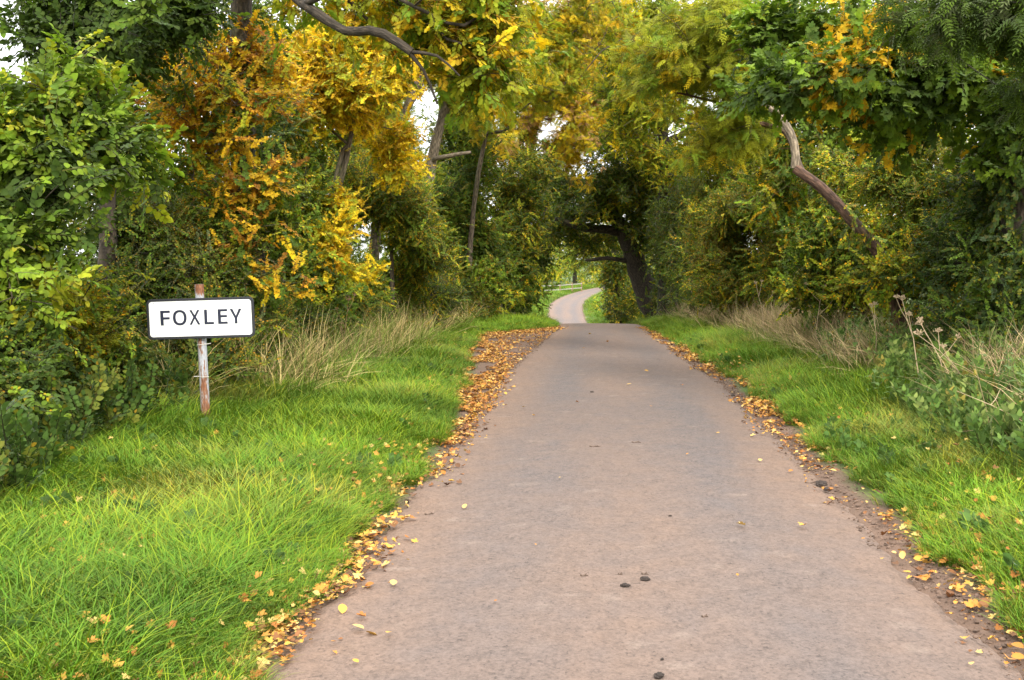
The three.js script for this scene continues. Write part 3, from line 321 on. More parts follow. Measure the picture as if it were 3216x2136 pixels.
  {"name": "leaning_tree", "label": "reddish trunk leaning across to a pale bare bend on the right", "leaf": "ash", "pal": ["yg", "lg", "yg", "yg", "lg", "yg", "ol", "y"], "bark": "red", "r": 0.1, "per": 11, "size": 1.0, "gap": [1.0, 0.39999999999999997], "tone": 85.10000000000001, "trunk": [[4.14, 1.01, -15.0], [3.81, 1.65, -15.0], [3.37, 2.23, -15.0], [3.01, 2.65, -15.1], [2.63, 2.96, -15.2]], "limbs": [[0.058, 0.028, [2.63, 2.96, -15.2], [2.64, 3.18, -15.2], [2.54, 3.48, -15.2], [2.37, 3.71, -15.2], [2.22, 3.91, -15.3], [2.13, 4.39, -15.4], [2.04, 4.95, -15.5]], [0.05, 0.035, [2.76, 2.86, -15.2], [2.66, 3.65, -16.6], [2.29, 3.79, -16.7], [2.1, 3.99, -16.7], [1.96, 4.28, -16.7], [1.58, 4.49, -16.8]], [0.03, 0.012, [1.96, 4.28, -16.7], [1.45, 4.79, -16.8], [1.13, 4.87, -16.9]], [0.03, 0.015, [2.1, 3.99, -16.7], [1.6, 4.17, -17.0], [1.15, 4.29, -17.1]], [0.03, 0.012, [1.58, 4.49, -16.8], [1.31, 5.24, -16.8], [0.93, 5.53, -16.9]]], "blobs": [[1.36, 4.88, -16.6, 0.73, 0.6, 1.2, 111], [1.91, 5.14, -16.4, 0.59, 0.46, 1.0, 61], [1.14, 4.3, -17.0, 0.54, 0.41, 1.0, 37], [1.96, 4.35, -16.2, 0.39, 0.32, 0.7, 21], [2.02, 3.59, -16.6, 0.46, 0.4, 0.8, 41], [1.68, 3.44, -17.0, 0.48, 0.34, 0.8, 32], [0.5, 4.89, -18.0, 0.43, 0.58, 1.0, 35]], "r1": 0.068, "green": 0.3, "bark2": "pale", "ivy": [0.0, 0.85, 0.13, 120, ["g", "lg", "dg", "ol"]]},
  {"name": "sycamore_tree", "label": "dark ivied sycamore at the right edge with lobed green leaves overhead", "leaf": "maple", "pal": ["dg", "g", "g", "lg", "g", "lg", "g", "yo"], "bark": "dark", "r": 0.22, "per": 10, "size": 1.0, "gap": [1.0, 0.35], "tone": 88.80000000000001, "trunk": [[4.66, 1.12, -12.6], [4.68, 1.21, -12.6], [4.58, 2.56, -12.5], [4.45, 3.35, -12.4], [4.01, 3.74, -12.2], [3.4, 4.03, -12.0]], "limbs": [[0.075, 0.02, [4.01, 3.74, -12.2], [3.49, 3.69, -12.0], [2.97, 3.68, -11.9], [2.62, 3.55, -11.9], [2.17, 3.58, -11.9]], [0.05, 0.02, [3.4, 4.03, -12.0], [2.88, 4.07, -11.9], [2.43, 4.03, -11.9]]], "blobs": [[2.24, 3.74, -11.8, 0.66, 0.33, 0.8, 76], [2.81, 3.91, -11.8, 0.61, 0.33, 0.8, 64], [3.54, 3.76, -12.0, 0.58, 0.34, 0.8, 62], [4.11, 3.98, -12.0, 0.48, 0.43, 0.8, 66], [1.64, 3.6, -12.0, 0.29, 0.19, 0.5, 14], [2.78, 3.41, -12.0, 0.53, 0.19, 0.6, 25], [4.46, 2.98, -12.4, 0.3, 0.4, 0.7, 26], [2.08, 4.19, -12.0, 0.53, 0.29, 0.8, 38], [3.45, 3.3, -12.3, 0.59, 0.3, 0.7, 33]], "ivy": [0.1, 0.7, 0.15, 420, ["dg", "dg", "ig"]], "r1": 0.07, "low": 0.35},
  {"name": "drooping_ash_tree", "label": "ash with hanging dark green leaflets at the top right corner", "leaf": "ash", "pal": ["dg", "g", "g", "gy", "dg"], "bark": "dark", "r": 0.09, "per": 11, "size": 1.0, "gap": [1.1, 0.35], "tone": 92.5, "trunk": [[4.53, 1.21, -10.4], [4.46, 2.09, -10.4], [4.06, 3.43, -10.2], [3.56, 3.92, -10.0]], "blobs": [[3.13, 3.77, -9.8, 0.47, 0.2, 0.6, 29], [3.5, 3.7, -9.8, 0.35, 0.24, 0.6, 26], [2.9, 3.9, -10.0, 0.4, 0.16, 0.6, 16], [3.76, 3.32, -10.0, 0.28, 0.28, 0.5, 17]], "droop": -0.5},
  {"name": "yellowing_thorn_bush", "label": "thorn with scattered yellow leaves in the right thicket", "leaf": "haw", "pal": ["g", "lg", "ol", "yg", "g", "dg"], "bark": "dark", "r": 0.06, "per": 15, "size": 1.0, "gap": [1.0, 0.39], "tone": 96.2, "trunk": [[4.45, 0.97, -15.8], [4.43, 1.71, -15.7], [4.35, 2.55, -15.6]], "blobs": [[4.17, 2.91, -15.6, 0.56, 0.37, 0.7, 79], [4.54, 1.94, -15.0, 0.48, 0.54, 0.7, 78], [4.59, 2.47, -15.2, 0.55, 0.43, 0.7, 70], [4.49, 1.48, -14.8, 0.41, 0.41, 0.6, 51], [4.85, 2.97, -15.0, 0.48, 0.48, 0.7, 60]]},
  {"name": "dark_ivy_thicket", "label": "dark ivy bush filling the gap at the right edge", "leaf": "ivy", "pal": ["dg", "ig", "g", "g"], "bark": "dark", "r": 0.05, "per": 13, "size": 1.0, "gap": [0.9, 0.35], "tone": 99.9, "trunk": [[4.66, 1.09, -13.2], [4.66, 1.09, -13.2], [4.6, 2.1, -13.1]], "blobs": [[4.58, 2.11, -13.2, 0.53, 0.69, 0.7, 104], [4.54, 1.21, -12.6, 0.5, 0.45, 0.7, 73], [4.46, 1.06, -13.8, 0.5, 0.44, 0.6, 70], [4.86, 2.61, -13.2, 0.32, 0.63, 0.6, 51], [4.61, 1.6, -14.0, 0.45, 0.45, 0.6, 51], [4.43, 0.77, -12.0, 0.38, 0.29, 0.5, 35]]},
  {"name": "green_thicket_bush", "label": "mid green bush around the leaning reddish trunk", "leaf": "elm", "pal": ["g", "g", "lg", "dg", "ol", "yg"], "bark": "dark", "r": 0.05, "per": 13, "size": 1.0, "gap": [0.9, 0.35], "tone": 103.60000000000001, "trunk": [[4.16, 0.89, -17.8], [4.17, 1.31, -17.7], [3.92, 2.13, -17.6]], "blobs": [[3.81, 2.0, -18.0, 0.65, 0.5, 0.7, 98], [4.16, 1.45, -17.4, 0.56, 0.42, 0.6, 70], [3.52, 1.37, -18.2, 0.58, 0.51, 0.7, 89], [4.61, 2.12, -17.4, 0.49, 0.56, 0.6, 65], [3.82, 1.42, -14.6, 0.35, 0.26, 0.3, 19], [4.04, 2.99, -18.2, 0.66, 0.51, 0.8, 70]]},
  {"name": "arching_hawthorn_bush", "label": "large olive and yellow hawthorn leaning toward the lane on the right", "leaf": "haw", "pal": ["g", "g", "ol", "yg", "g", "lg", "ol"], "bark": "dark", "r": 0.09, "per": 15, "size": 1.25, "gap": [0.9, 0.37], "tone": 107.30000000000001, "trunk": [[3.93, 0.53, -26.0], [3.86, 1.55, -26.0], [3.57, 2.56, -25.8]], "blobs": [[3.39, 2.34, -25.2, 1.11, 1.11, 1.2, 291], [3.95, 1.84, -24.4, 0.98, 0.98, 1.1, 226], [3.0, 1.75, -26.0, 0.83, 0.83, 1.0, 164], [3.93, 3.15, -25.6, 1.13, 0.72, 1.2, 153], [3.28, 1.16, -25.0, 1.1, 0.4, 0.9, 104], [4.35, 2.66, -23.6, 0.76, 0.76, 1.0, 108], [2.69, 2.71, -27.0, 0.86, 0.54, 1.0, 88]]},
  {"name": "dark_hawthorn_bush", "label": "dark shaded hawthorn right of the arching oak trunk", "leaf": "haw", "pal": ["dg", "g", "gy", "g", "g"], "bark": "dark", "r": 0.1, "per": 15, "size": 1.4, "gap": [0.9, 0.35], "tone": 111.0, "trunk": [[3.32, 0.22, -33.0], [3.3, 1.52, -33.0], [3.29, 2.56, -33.0]], "blobs": [[3.08, 1.52, -32.0, 1.02, 1.02, 1.3, 149], [2.81, 3.1, -33.5, 1.21, 1.07, 1.5, 184], [3.24, 0.82, -30.0, 1.08, 0.42, 1.0, 64], [2.47, 2.22, -36.0, 0.86, 1.44, 1.4, 177], [3.79, 3.9, -32.0, 1.02, 0.9, 1.4, 104]]},
  {"name": "backing_maple_tree", "label": "brown twigged maple seen behind the lobed sycamore leaves", "leaf": "field_maple", "pal": ["ol", "yg", "g", "lg", "g", "yo", "g"], "bark": "red", "r": 0.14, "per": 13, "size": 1.2, "gap": [0.9, 0.38], "tone": 114.7, "trunk": [[5.27, 0.75, -21.0], [5.16, 2.06, -21.0], [5.05, 3.52, -21.0], [4.79, 4.81, -21.0], [4.44, 6.09, -21.0]], "blobs": [[4.56, 3.88, -20.6, 1.07, 0.66, 1.2, 95], [5.44, 3.93, -20.4, 0.98, 0.65, 1.2, 86], [4.14, 5.37, -21.0, 1.18, 0.76, 1.4, 105], [5.77, 5.04, -20.6, 1.07, 0.74, 1.4, 107], [3.7, 2.73, -21.4, 0.77, 0.68, 1.0, 71], [6.59, 4.4, -20.0, 0.96, 1.04, 1.3, 134], [3.46, 4.0, -21.6, 0.78, 0.69, 1.1, 63], [6.4, 2.63, -19.5, 0.86, 0.86, 1.2, 99]]},
  {"name": "background_elm_tree", "label": "green elm filling the sky gap between ash and maple on the right", "leaf": "elm", "pal": ["g", "yg", "lg", "g", "ol"], "bark": "dark", "r": 0.2, "per": 13, "size": 1.5, "gap": [0.7, 0.39], "tone": 118.4, "trunk": [[4.81, 0.31, -31.0], [4.71, 2.74, -31.0], [4.61, 5.15, -31.0], [4.45, 7.53, -31.0]], "blobs": [[4.38, 7.32, -30.5, 1.46, 1.34, 1.8, 104], [5.37, 5.6, -30.0, 1.56, 1.32, 1.8, 127], [3.73, 4.15, -30.5, 1.34, 1.1, 1.6, 104], [6.14, 7.21, -29.5, 1.53, 1.3, 1.8, 105], [7.39, 5.11, -29.0, 1.39, 2.32, 1.8, 171]]},
  {"name": "background_ash_tree", "label": "pale green ash behind the left hedge above the multi stemmed hazel", "leaf": "ash", "pal": ["yg", "lg", "g", "yg"], "bark": "grey", "r": 0.2, "per": 13, "size": 1.5, "gap": [0.7, 0.41], "tone": 122.10000000000001, "trunk": [[-5.58, 0.05, -36.0], [-5.49, 3.24, -36.0], [-5.26, 6.8, -36.0], [-5.1, 9.48, -36.0]], "blobs": [[-5.48, 4.06, -35.5, 1.56, 1.28, 1.8, 94], [-4.33, 7.7, -35.5, 1.7, 1.42, 1.8, 95], [-6.24, 6.53, -35.0, 1.54, 1.68, 1.8, 101], [-6.64, 3.15, -34.0, 1.36, 1.63, 1.6, 104], [-6.06, 6.53, -36.0, 1.01, 1.01, 1.2, 72]]},
  {"name": "backing_elm_tree", "label": "dark green elm behind the golden maple and the dark corner tree", "leaf": "elm", "pal": ["dg", "g", "g", "g", "ol"], "bark": "dark", "r": 0.2, "per": 13, "size": 1.2, "gap": [0.9, 0.37], "tone": 125.80000000000001, "trunk": [[-8.01, 0.79, -19.0], [-7.97, 2.51, -19.0], [-7.85, 4.43, -19.0], [-7.73, 5.87, -19.0]], "blobs": [[-8.24, 3.78, -18.6, 0.82, 0.82, 1.0, 75], [-7.33, 2.64, -18.6, 0.82, 0.67, 1.0, 69], [-7.58, 5.34, -18.6, 0.89, 0.67, 1.0, 67], [-8.73, 2.63, -18.4, 0.74, 0.81, 1.0, 67], [-6.75, 3.78, -18.8, 0.53, 0.53, 1.0, 23], [-6.25, 5.65, -18.8, 0.83, 0.6, 1.0, 49], [-9.25, 3.76, -18.4, 0.66, 0.88, 1.0, 49]]},
  {"name": "backing_lime_tree", "label": "yellow green lime behind the yellow maple", "leaf": "elm", "pal": ["g", "yg", "g", "lg", "ol"], "bark": "grey", "r": 0.2, "per": 13, "size": 1.3, "gap": [0.9, 0.37], "tone": 129.5, "trunk": [[-6.69, 0.58, -24.0], [-6.66, 2.72, -24.0], [-6.53, 5.12, -24.0], [-6.4, 6.92, -24.0]], "blobs": [[-6.72, 4.41, -23.6, 1.04, 1.04, 1.3, 101], [-5.75, 4.21, -23.6, 0.94, 1.04, 1.3, 92], [-7.08, 5.91, -23.6, 0.94, 0.85, 1.3, 75], [-5.54, 6.26, -23.6, 1.13, 0.85, 1.3, 79], [-4.86, 3.31, -23.0, 0.83, 0.74, 1.2, 50], [-7.14, 2.96, -23.0, 0.74, 0.83, 1.1, 50]]},
  {"name": "arching_ash_tree", "label": "thin yellow green ash meeting over the road from the left", "leaf": "ash", "pal": ["yg", "y", "yg", "lg", "yo", "yg"], "bark": "grey", "r": 0.085, "per": 9, "size": 1.0, "gap": [1.1, 0.41], "tone": 133.20000000000002, "trunk": [[-3.61, 0.37, -29.0], [-3.43, 2.92, -29.0], [-2.92, 5.39, -28.6], [-2.09, 7.09, -28.2], [-1.08, 8.01, -28.0]], "blobs": [[-2.3, 7.17, -28.0, 1.01, 0.78, 1.2, 135], [-1.08, 7.58, -28.0, 1.01, 0.78, 1.2, 135], [-0.1, 7.98, -28.4, 0.91, 0.68, 1.2, 91], [-1.64, 6.21, -28.2, 0.9, 0.56, 1.0, 74], [-0.54, 6.59, -28.6, 0.8, 0.69, 1.0, 67], [-3.01, 5.7, -28.4, 0.8, 0.68, 1.0, 79], [-3.8, 7.82, -28.4, 1.02, 0.68, 1.2, 85]], "bare": 0.35, "twig": 1.5},
  {"name": "arching_maple_tree", "label": "light green maple meeting over the road from the right", "leaf": "field_maple", "pal": ["yg", "lg", "yg", "g", "yg", "y"], "bark": "grey", "r": 0.16, "per": 11, "size": 1.1, "gap": [1.0, 0.39], "tone": 136.9, "trunk": [[5.13, 0.29, -31.5], [4.96, 3.0, -31.5], [4.01, 5.63, -31.0], [2.52, 7.13, -30.6], [1.08, 7.82, -30.4]], "blobs": [[1.07, 8.08, -30.0, 1.08, 0.84, 1.3, 140], [2.11, 7.72, -30.0, 1.08, 0.96, 1.3, 161], [0.5, 6.89, -30.4, 0.85, 0.97, 1.2, 128], [1.81, 6.16, -30.4, 1.09, 0.85, 1.3, 126], [3.2, 7.55, -30.4, 1.22, 0.97, 1.4, 160], [0.64, 5.55, -31.0, 0.74, 0.74, 1.1, 75], [2.82, 5.04, -31.0, 0.99, 0.74, 1.2, 100], [4.15, 8.39, -30.6, 1.35, 0.73, 1.3, 134]], "bare": 0.25, "twig": 1.4},
  {"name": "valley_bush", "label": "sunny yellow green bush beside the far bend of the road", "leaf": "elm", "pal": ["lg", "yg", "lg", "yg", "g"], "bark": "grey", "r": 0.1, "per": 13, "size": 2.4, "gap": [0.9, 0.35], "tone": 140.6, "trunk": [[1.48, -2.41, -93.0], [1.48, -2.41, -93.0], [1.47, -1.3, -93.0]], "blobs": [[0.73, -1.86, -93.0, 1.04, 0.89, 1.6, 17], [2.0, -1.27, -92.0, 1.47, 1.66, 2.0, 45], [3.38, -0.84, -90.0, 1.8, 1.8, 2.4, 60]]},
  {"name": "far_hedge_tree", "label": "yellow green tree behind the far fence", "leaf": "elm", "pal": ["lg", "yg", "g", "yg"], "bark": "grey", "r": 0.2, "per": 14, "size": 3.0, "gap": [0.9, 0.35], "tone": 144.3, "trunk": [[-7.79, -4.94, -150.0], [-7.68, 2.25, -150.0], [-7.63, 4.64, -150.0]], "blobs": [[-8.88, 2.24, -148.0, 2.66, 2.96, 3.0, 57], [-6.72, 0.78, -146.0, 1.75, 1.64, 2.5, 20], [-10.51, 4.64, -150.0, 3.6, 3.6, 4.0, 94]]},
  {"name": "far_oak_tree", "label": "round green oak seen through the tunnel beyond the far bank", "leaf": "elm", "pal": ["g", "lg", "yg", "g", "ol"], "bark": "dark", "r": 0.3, "per": 14, "size": 3.0, "gap": [0.9, 0.35], "tone": 148.0, "trunk": [[-3.78, -5.28, -158.0], [-3.81, 2.28, -158.0], [-3.82, 4.79, -158.0]], "blobs": [[-4.07, 2.27, -156.0, 2.81, 2.5, 4.0, 51], [-5.39, 5.42, -158.0, 3.79, 2.84, 4.0, 78], [-2.25, 4.79, -158.0, 3.79, 2.84, 4.0, 78]]},
  {"name": "far_maple_tree", "label": "far tree with bright leaves right of the round oak", "leaf": "elm", "pal": ["yg", "lg", "g", "yg"], "bark": "dark", "r": 0.3, "per": 14, "size": 3.0, "gap": [0.9, 0.35], "tone": 151.70000000000002, "trunk": [[0.64, -5.44, -162.0], [0.47, 2.3, -162.0], [0.26, 4.86, -162.0]], "blobs": [[0.27, 2.28, -158.0, 2.53, 2.53, 4.0, 46], [2.8, 3.55, -160.0, 3.2, 3.84, 4.0, 89], [-0.95, -0.18, -154.0, 2.46, 0.86, 2.5, 15], [6.15, 2.31, -165.0, 3.96, 4.62, 5.0, 133]]},
  {"name": "far_bank_bush", "label": "low bush on the far bank where the road leaves view", "leaf": "elm", "pal": ["g", "lg", "yg", "g"], "bark": "grey", "r": 0.1, "per": 14, "size": 2.6, "gap": [0.9, 0.35], "tone": 155.4, "trunk": [[3.27, -4.9, -150.0], [3.24, -1.02, -150.0], [3.24, -0.43, -150.0]], "blobs": [[3.79, -0.81, -148.0, 2.37, 1.07, 2.5, 25], [6.79, -0.13, -150.0, 3.0, 1.8, 3.0, 55]]},
  {"name": "far_field_tree", "label": "hazy green tree at the back of the far field", "leaf": "elm", "pal": ["g", "yg", "g", "lg"], "bark": "dark", "r": 0.3, "per": 14, "size": 3.6, "gap": [0.9, 0.35], "tone": 159.1, "trunk": [[-7.01, -6.47, -185.0], [-7.04, 3.13, -185.0], [-7.05, 6.8, -185.0]], "blobs": [[-7.0, 3.85, -184.0, 8.83, 3.31, 6.0, 113], [2.51, 5.33, -186.0, 8.18, 3.72, 6.0, 118], [-15.1, 2.39, -184.0, 7.36, 3.68, 6.0, 105], [-3.22, 0.24, -178.0, 6.41, 0.85, 3.0, 21]]}
];
const LEAVES = [
  [1.244, 6.7, 0.059, 0, 1, "five lobed yellow leaf lying on the right of the road"],
  [0.865, 6.66, 0.059, 0, 4, "pale yellow leaf left of the five lobed one on the road"],
  [-1.038, 5.32, 0.051, 1, 4, "cream curled leaf near the left road edge"],
  [-1.088, 4.8, 0.05, 0, 2, "orange brown crumpled leaf on the left of the road"],
  [-1.066, 4.64, 0.059, 1, 4, "pale oval leaf just below the orange crumpled leaf"],
  [-0.916, 4.58, 0.037, 1, 1],
  [-0.892, 7.06, 0.048, 1, 4],
  [0.379, 14.41, 0.069, 1, 4],
  [0.686, 16.31, 0.065, 1, 1],
  [1.313, 8.97, 0.047, 1, 4],
  [1.08, 14.47, 0.052, 0, 2],
  [-0.491, 5.05, 0.02, 1, 2],
  [-1.136, 14.19, 0.057, 1, 1],
  [-0.857, 12.12, 0.048, 1, 4],
  [-1.322, 11.21, 0.036, 0, 0],
  [-0.985, 4.24, 0.031, 1, 1],
  [2.035, 20.15, 0.064, 1, 1],
  [0.137, 22.45, 0.063, 0, 0],
  [-0.246, 24.93, 0.07, 1, 4],
  [-0.326, 20.68, 0.058, 1, 0],
  [1.552, 6.46, 0.026, 1, 0],
  [1.609, 5.75, 0.051, 1, 1, "small orange leaf near the right edge of the tarmac"],
  [-0.364, 6.1, 0.02, 1, 0],
  [-1.059, 9.95, 0.036, 1, 4],
  [0.711, 5.58, 0.018, 1, 0],
  [0.567, 12.23, 0.044, 1, 0],
  [-0.271, 12.55, 0.04, 0, 2],
  [1.506, 4.43, 0.032, 1, 4],
  [-1.132, 4.47, 0.029, 1, 0],
  [-1.045, 5.77, 0.023, 1, 4],
  [-1.176, 7.75, 0.028, 0, 0],
  [1.12, 10.39, 0.037, 1, 1],
  [0.738, 9.17, 0.029, 1, 0],
  [-0.302, 8.06, 0.023, 1, 4],
  [-0.706, 11.43, 0.037, 0, 1]
];
const CLODS = [
  [0.129, 5.36, 0.02, "dark pointed mud clod on the middle of the road"],
  [0.233, 5.48, 0.022, "flat mud clod right of the pointed one"],
  [0.233, 4.17, 0.02, "large mud clod at the bottom edge of the road"],
  [0.257, 4.36, 0.007, "tiny mud crumb above the bottom clod"],
  [1.635, 8.11, 0.039, "larger dark mud lump at the right road edge"],
  [1.644, 7.92, 0.029, "smaller mud lump at the right road edge"],
  [-0.103, 13.64, 0.022, "tiny mud crumb on the far half of the road"],
  [1.652, 13.64, 0.027, "mud crumb by the right verge halfway along"],
  [0.451, 6.92, 0.01, "tiny mud crumb right of the road centre"]
];
const TWIGS = [
  [-0.077, 5.53, 0.04, 0.2, "short dark twig left of the mud clods"],
  [0.237, 5.58, 0.036, -0.2, "short dark twig behind the mud clods"],
  [0.328, 9.79, 0.086, 0.1, "brown twig lying crosswise on the mid road"],
  [-0.043, 9.52, 0.099, -0.1, "pale straw twig left of the brown crosswise twig"],
  [0.483, 4.92, 0.031, 0.3, "small twig on the near right of the road"],
  [1.577, 8.18, 0.098, 0.3, "dark twig beside the mud lumps at the right edge"],
  [1.578, 6.36, 0.051, -0.4, "thin twig near the right tarmac edge"],
  [-1.107, 6.92, 0.066, 0.5, "forked twig near the left road edge"],
  [0.109, 5.57, 0.022, 0.1, "tiny twig scrap in the road centre"]
];
const NETTLES = [
  [3.34, 14.5, 0.95, "tallest nettle in front of the dark thicket"],
  [3.6, 14.0, 0.85, "second tall nettle just right of the tallest"],
  [3.2, 15.5, 0.6, "shorter nettle left of the tallest nettle"],
  [3.62, 10.6, 0.8, "upright nettle standing before the black gap"],
  [3.59, 9.8, 0.75, "leafy nettle at the right edge of the frame"],
  [3.44, 9.2, 0.7, "nettle half out of frame on the right"],
  [3.48, 9.8, 0.55, "nettle left of the frame edge among brambles"],
  [3.03, 11.15, 0.34, "low spreading nettle at the front of the right bank"],
  [2.94, 11.3, 0.34, "low spreading nettle at the front of the right bank"],
  [3.85, 10.49, 0.45, "low spreading nettle at the front of the right bank"],
  [3.2, 11.88, 0.3, "low spreading nettle at the front of the right bank"],
  [2.97, 11.32, 0.28, "low spreading nettle at the front of the right bank"],
  [3.87, 10.51, 0.46, "low spreading nettle at the front of the right bank"],
  [3.45, 9.83, 0.31, "low spreading nettle at the front of the right bank"],
  [3.64, 11.14, 0.48, "low spreading nettle at the front of the right bank"],
  [3.42, 9.45, 0.4, "low spreading nettle at the front of the right bank"],
  [3.55, 10.66, 0.27, "low spreading nettle at the front of the right bank"],
  [3.21, 10.51, 0.5, "low spreading nettle at the front of the right bank"],
  [3.68, 10.23, 0.31, "low spreading nettle at the front of the right bank"],
  [3.71, 10.15, 0.48, "low spreading nettle at the front of the right bank"],
  [3.65, 10.21, 0.34, "low spreading nettle at the front of the right bank"],
  [3.46, 10.73, 0.27, "low spreading nettle at the front of the right bank"],
  [3.41, 12.11, 0.23, "low spreading nettle at the front of the right bank"],
  [3.05, 12.48, 0.3, "low spreading nettle at the front of the right bank"],
  [3.44, 10.96, 0.32, "low spreading nettle at the front of the right bank"],
  [3.53, 9.32, 0.34, "low spreading nettle at the front of the right bank"],
  [3.23, 12.09, 0.3, "low spreading nettle at the front of the right bank"],
  [3.42, 11.87, 0.32, "low spreading nettle at the front of the right bank"],
  [3.67, 11.59, 0.25, "low spreading nettle at the front of the right bank"],
  [2.91, 11.81, 0.45, "low spreading nettle at the front of the right bank"],
  [3.37, 10.38, 0.32, "low spreading nettle at the front of the right bank"],
  [3.12, 11.87, 0.23, "low spreading nettle at the front of the right bank"],
  [3.77, 11.22, 0.51, "low spreading nettle at the front of the right bank"]
];
const STALKS = [
  [3.63, 10.8, 0.75, -0.55, 0.0, "umbel", "fallen hogweed stem slanting left before the black gap"],
  [3.51, 11.2, 0.85, -0.32, 0.1, "umbel", "upright hogweed stem crossing the slanting one"],
  [3.5, 12.2, 1.05, -0.22, 0, "umbel", "tall straw hogweed with a seed head by the nettles"],
  [3.46, 8.6, 0.5, -0.75, 0.1, "bare", "pale bare stem lying over the nettles at the right edge"],
  [3.55, 14.2, 0.9, -0.1, 0, "umbel", "hogweed between the two tall nettles"],
  [3.4, 17.5, 1.1, 0.1, 0, "umbel", "hogweed left of the tall nettles"],
  [3.3, 18.5, 0.9, -0.1, 0, "umbel", "leaning hogweed over the pale dry grass"],
  [3.1, 21, 1.15, -0.15, 0, "umbel", "dead hogweed in the middle of the dry grass"],
  [2.82, 28, 1.25, -0.1, 0, "umbel", "far hogweed with a flat top near the dark hawthorn"],
  [2.55, 30, 1.2, -0.15, 0, "umbel", "farthest hogweed at the end of the dry grass"],
  [3.0, 25, 1.0, 0.1, 0, "bare", "bare dead stem right of the far hogweed"],
  [-3.82, 15.8, 1.0, 0.1, 0, "dock", "brown dead dock stem beside the left dry grass"],
  [-3.96, 27.5, 1.35, -0.05, 0, "dock", "tall brown dead weed at the far end of the left verge"],
  [-4.19, 13.2, 0.7, 0.1, 0, "bare", "thin pale stem right of the sign post"],
  [-4.0, 12.2, 0.65, -0.05, 0, "bare", "thin pale stem closest to the sign post"],
  [-5.04, 11.2, 0.5, 0.12, 0, "dock", "short brown stem left of the sign post"]
];
const SIGN = { x: -3.649, z: -9.75, top: 1.451, w: 0.985, h: 0.366, cy: 1.139, cap: 0.136, lx: [-0.324, -0.19, -0.052, 0.08, 0.206, 0.328], lw: [0.09, 0.127, 0.101, 0.088, 0.088, 0.11], ly: 0.011, foot: 0.019, tie1: 0.894, tie2: 0.595 };
const FENCE = [[-7.06, 128], [-4.88, 130], [-3.51, 133], [-2.4, 136]];

for (const S of TREES) tree(S);

// ---------------------------------------------------------------- verge grass
function grassClump(seed, n, rad, h0, h1, w, lean, tint) {
  const R = mulberry(seed), g = new Geo();
  for (let k = 0; k < n; k++) {
    const a = R() * 6.283, r = rad * Math.sqrt(R()), h = mix(h0, h1, R()), b = a + (R() - 0.5) * 2.2, L = lean * (0.4 + 0.9 * R()) * h, x0 = Math.cos(a) * r, z0 = Math.sin(a) * r, fx = -Math.sin(b), fz = Math.cos(b), c0 = tint(R), ww = w * (0.7 + 0.6 * R());
    const row = [0, 0.4, 0.75].map((t) => { const q = t ** 1.8, x = x0 + Math.cos(b) * L * q, z = z0 + Math.sin(b) * L * q, y = h * (t - 0.25 * lean * t * t * t), hw = ww * (1 - 0.35 * t); return [g.v(x - fx * hw, y, z - fz * hw, c0), g.v(x + fx * hw, y, z + fz * hw, c0)]; });
    const tip = g.v(x0 + Math.cos(b) * L, h * (1 - 0.25 * lean), z0 + Math.sin(b) * L, c0);
    for (let s = 0; s < 2; s++) { g.t(row[s][0], row[s][1], row[s + 1][1]); g.t(row[s][0], row[s + 1][1], row[s + 1][0]); }
    g.t(row[2][0], row[2][1], tip);
  }
  return g.build(0.7);
}
const bladeMat = new THREE.MeshPhysicalMaterial({ vertexColors: true, side: THREE.DoubleSide, roughness: 0.7, transmission: 0.34, thickness: 0, specularIntensity: 0.25 });
const gt = (R) => { const b = 0.6 + 0.8 * R(), p = R(); return p < 0.09 ? [b * 2.6, b * 1.15, b * 4] : p < 0.2 ? [b * 1.6, b * 1.1, b] : [b * (0.8 + 0.4 * R()), b, b * (1 + R())]; };
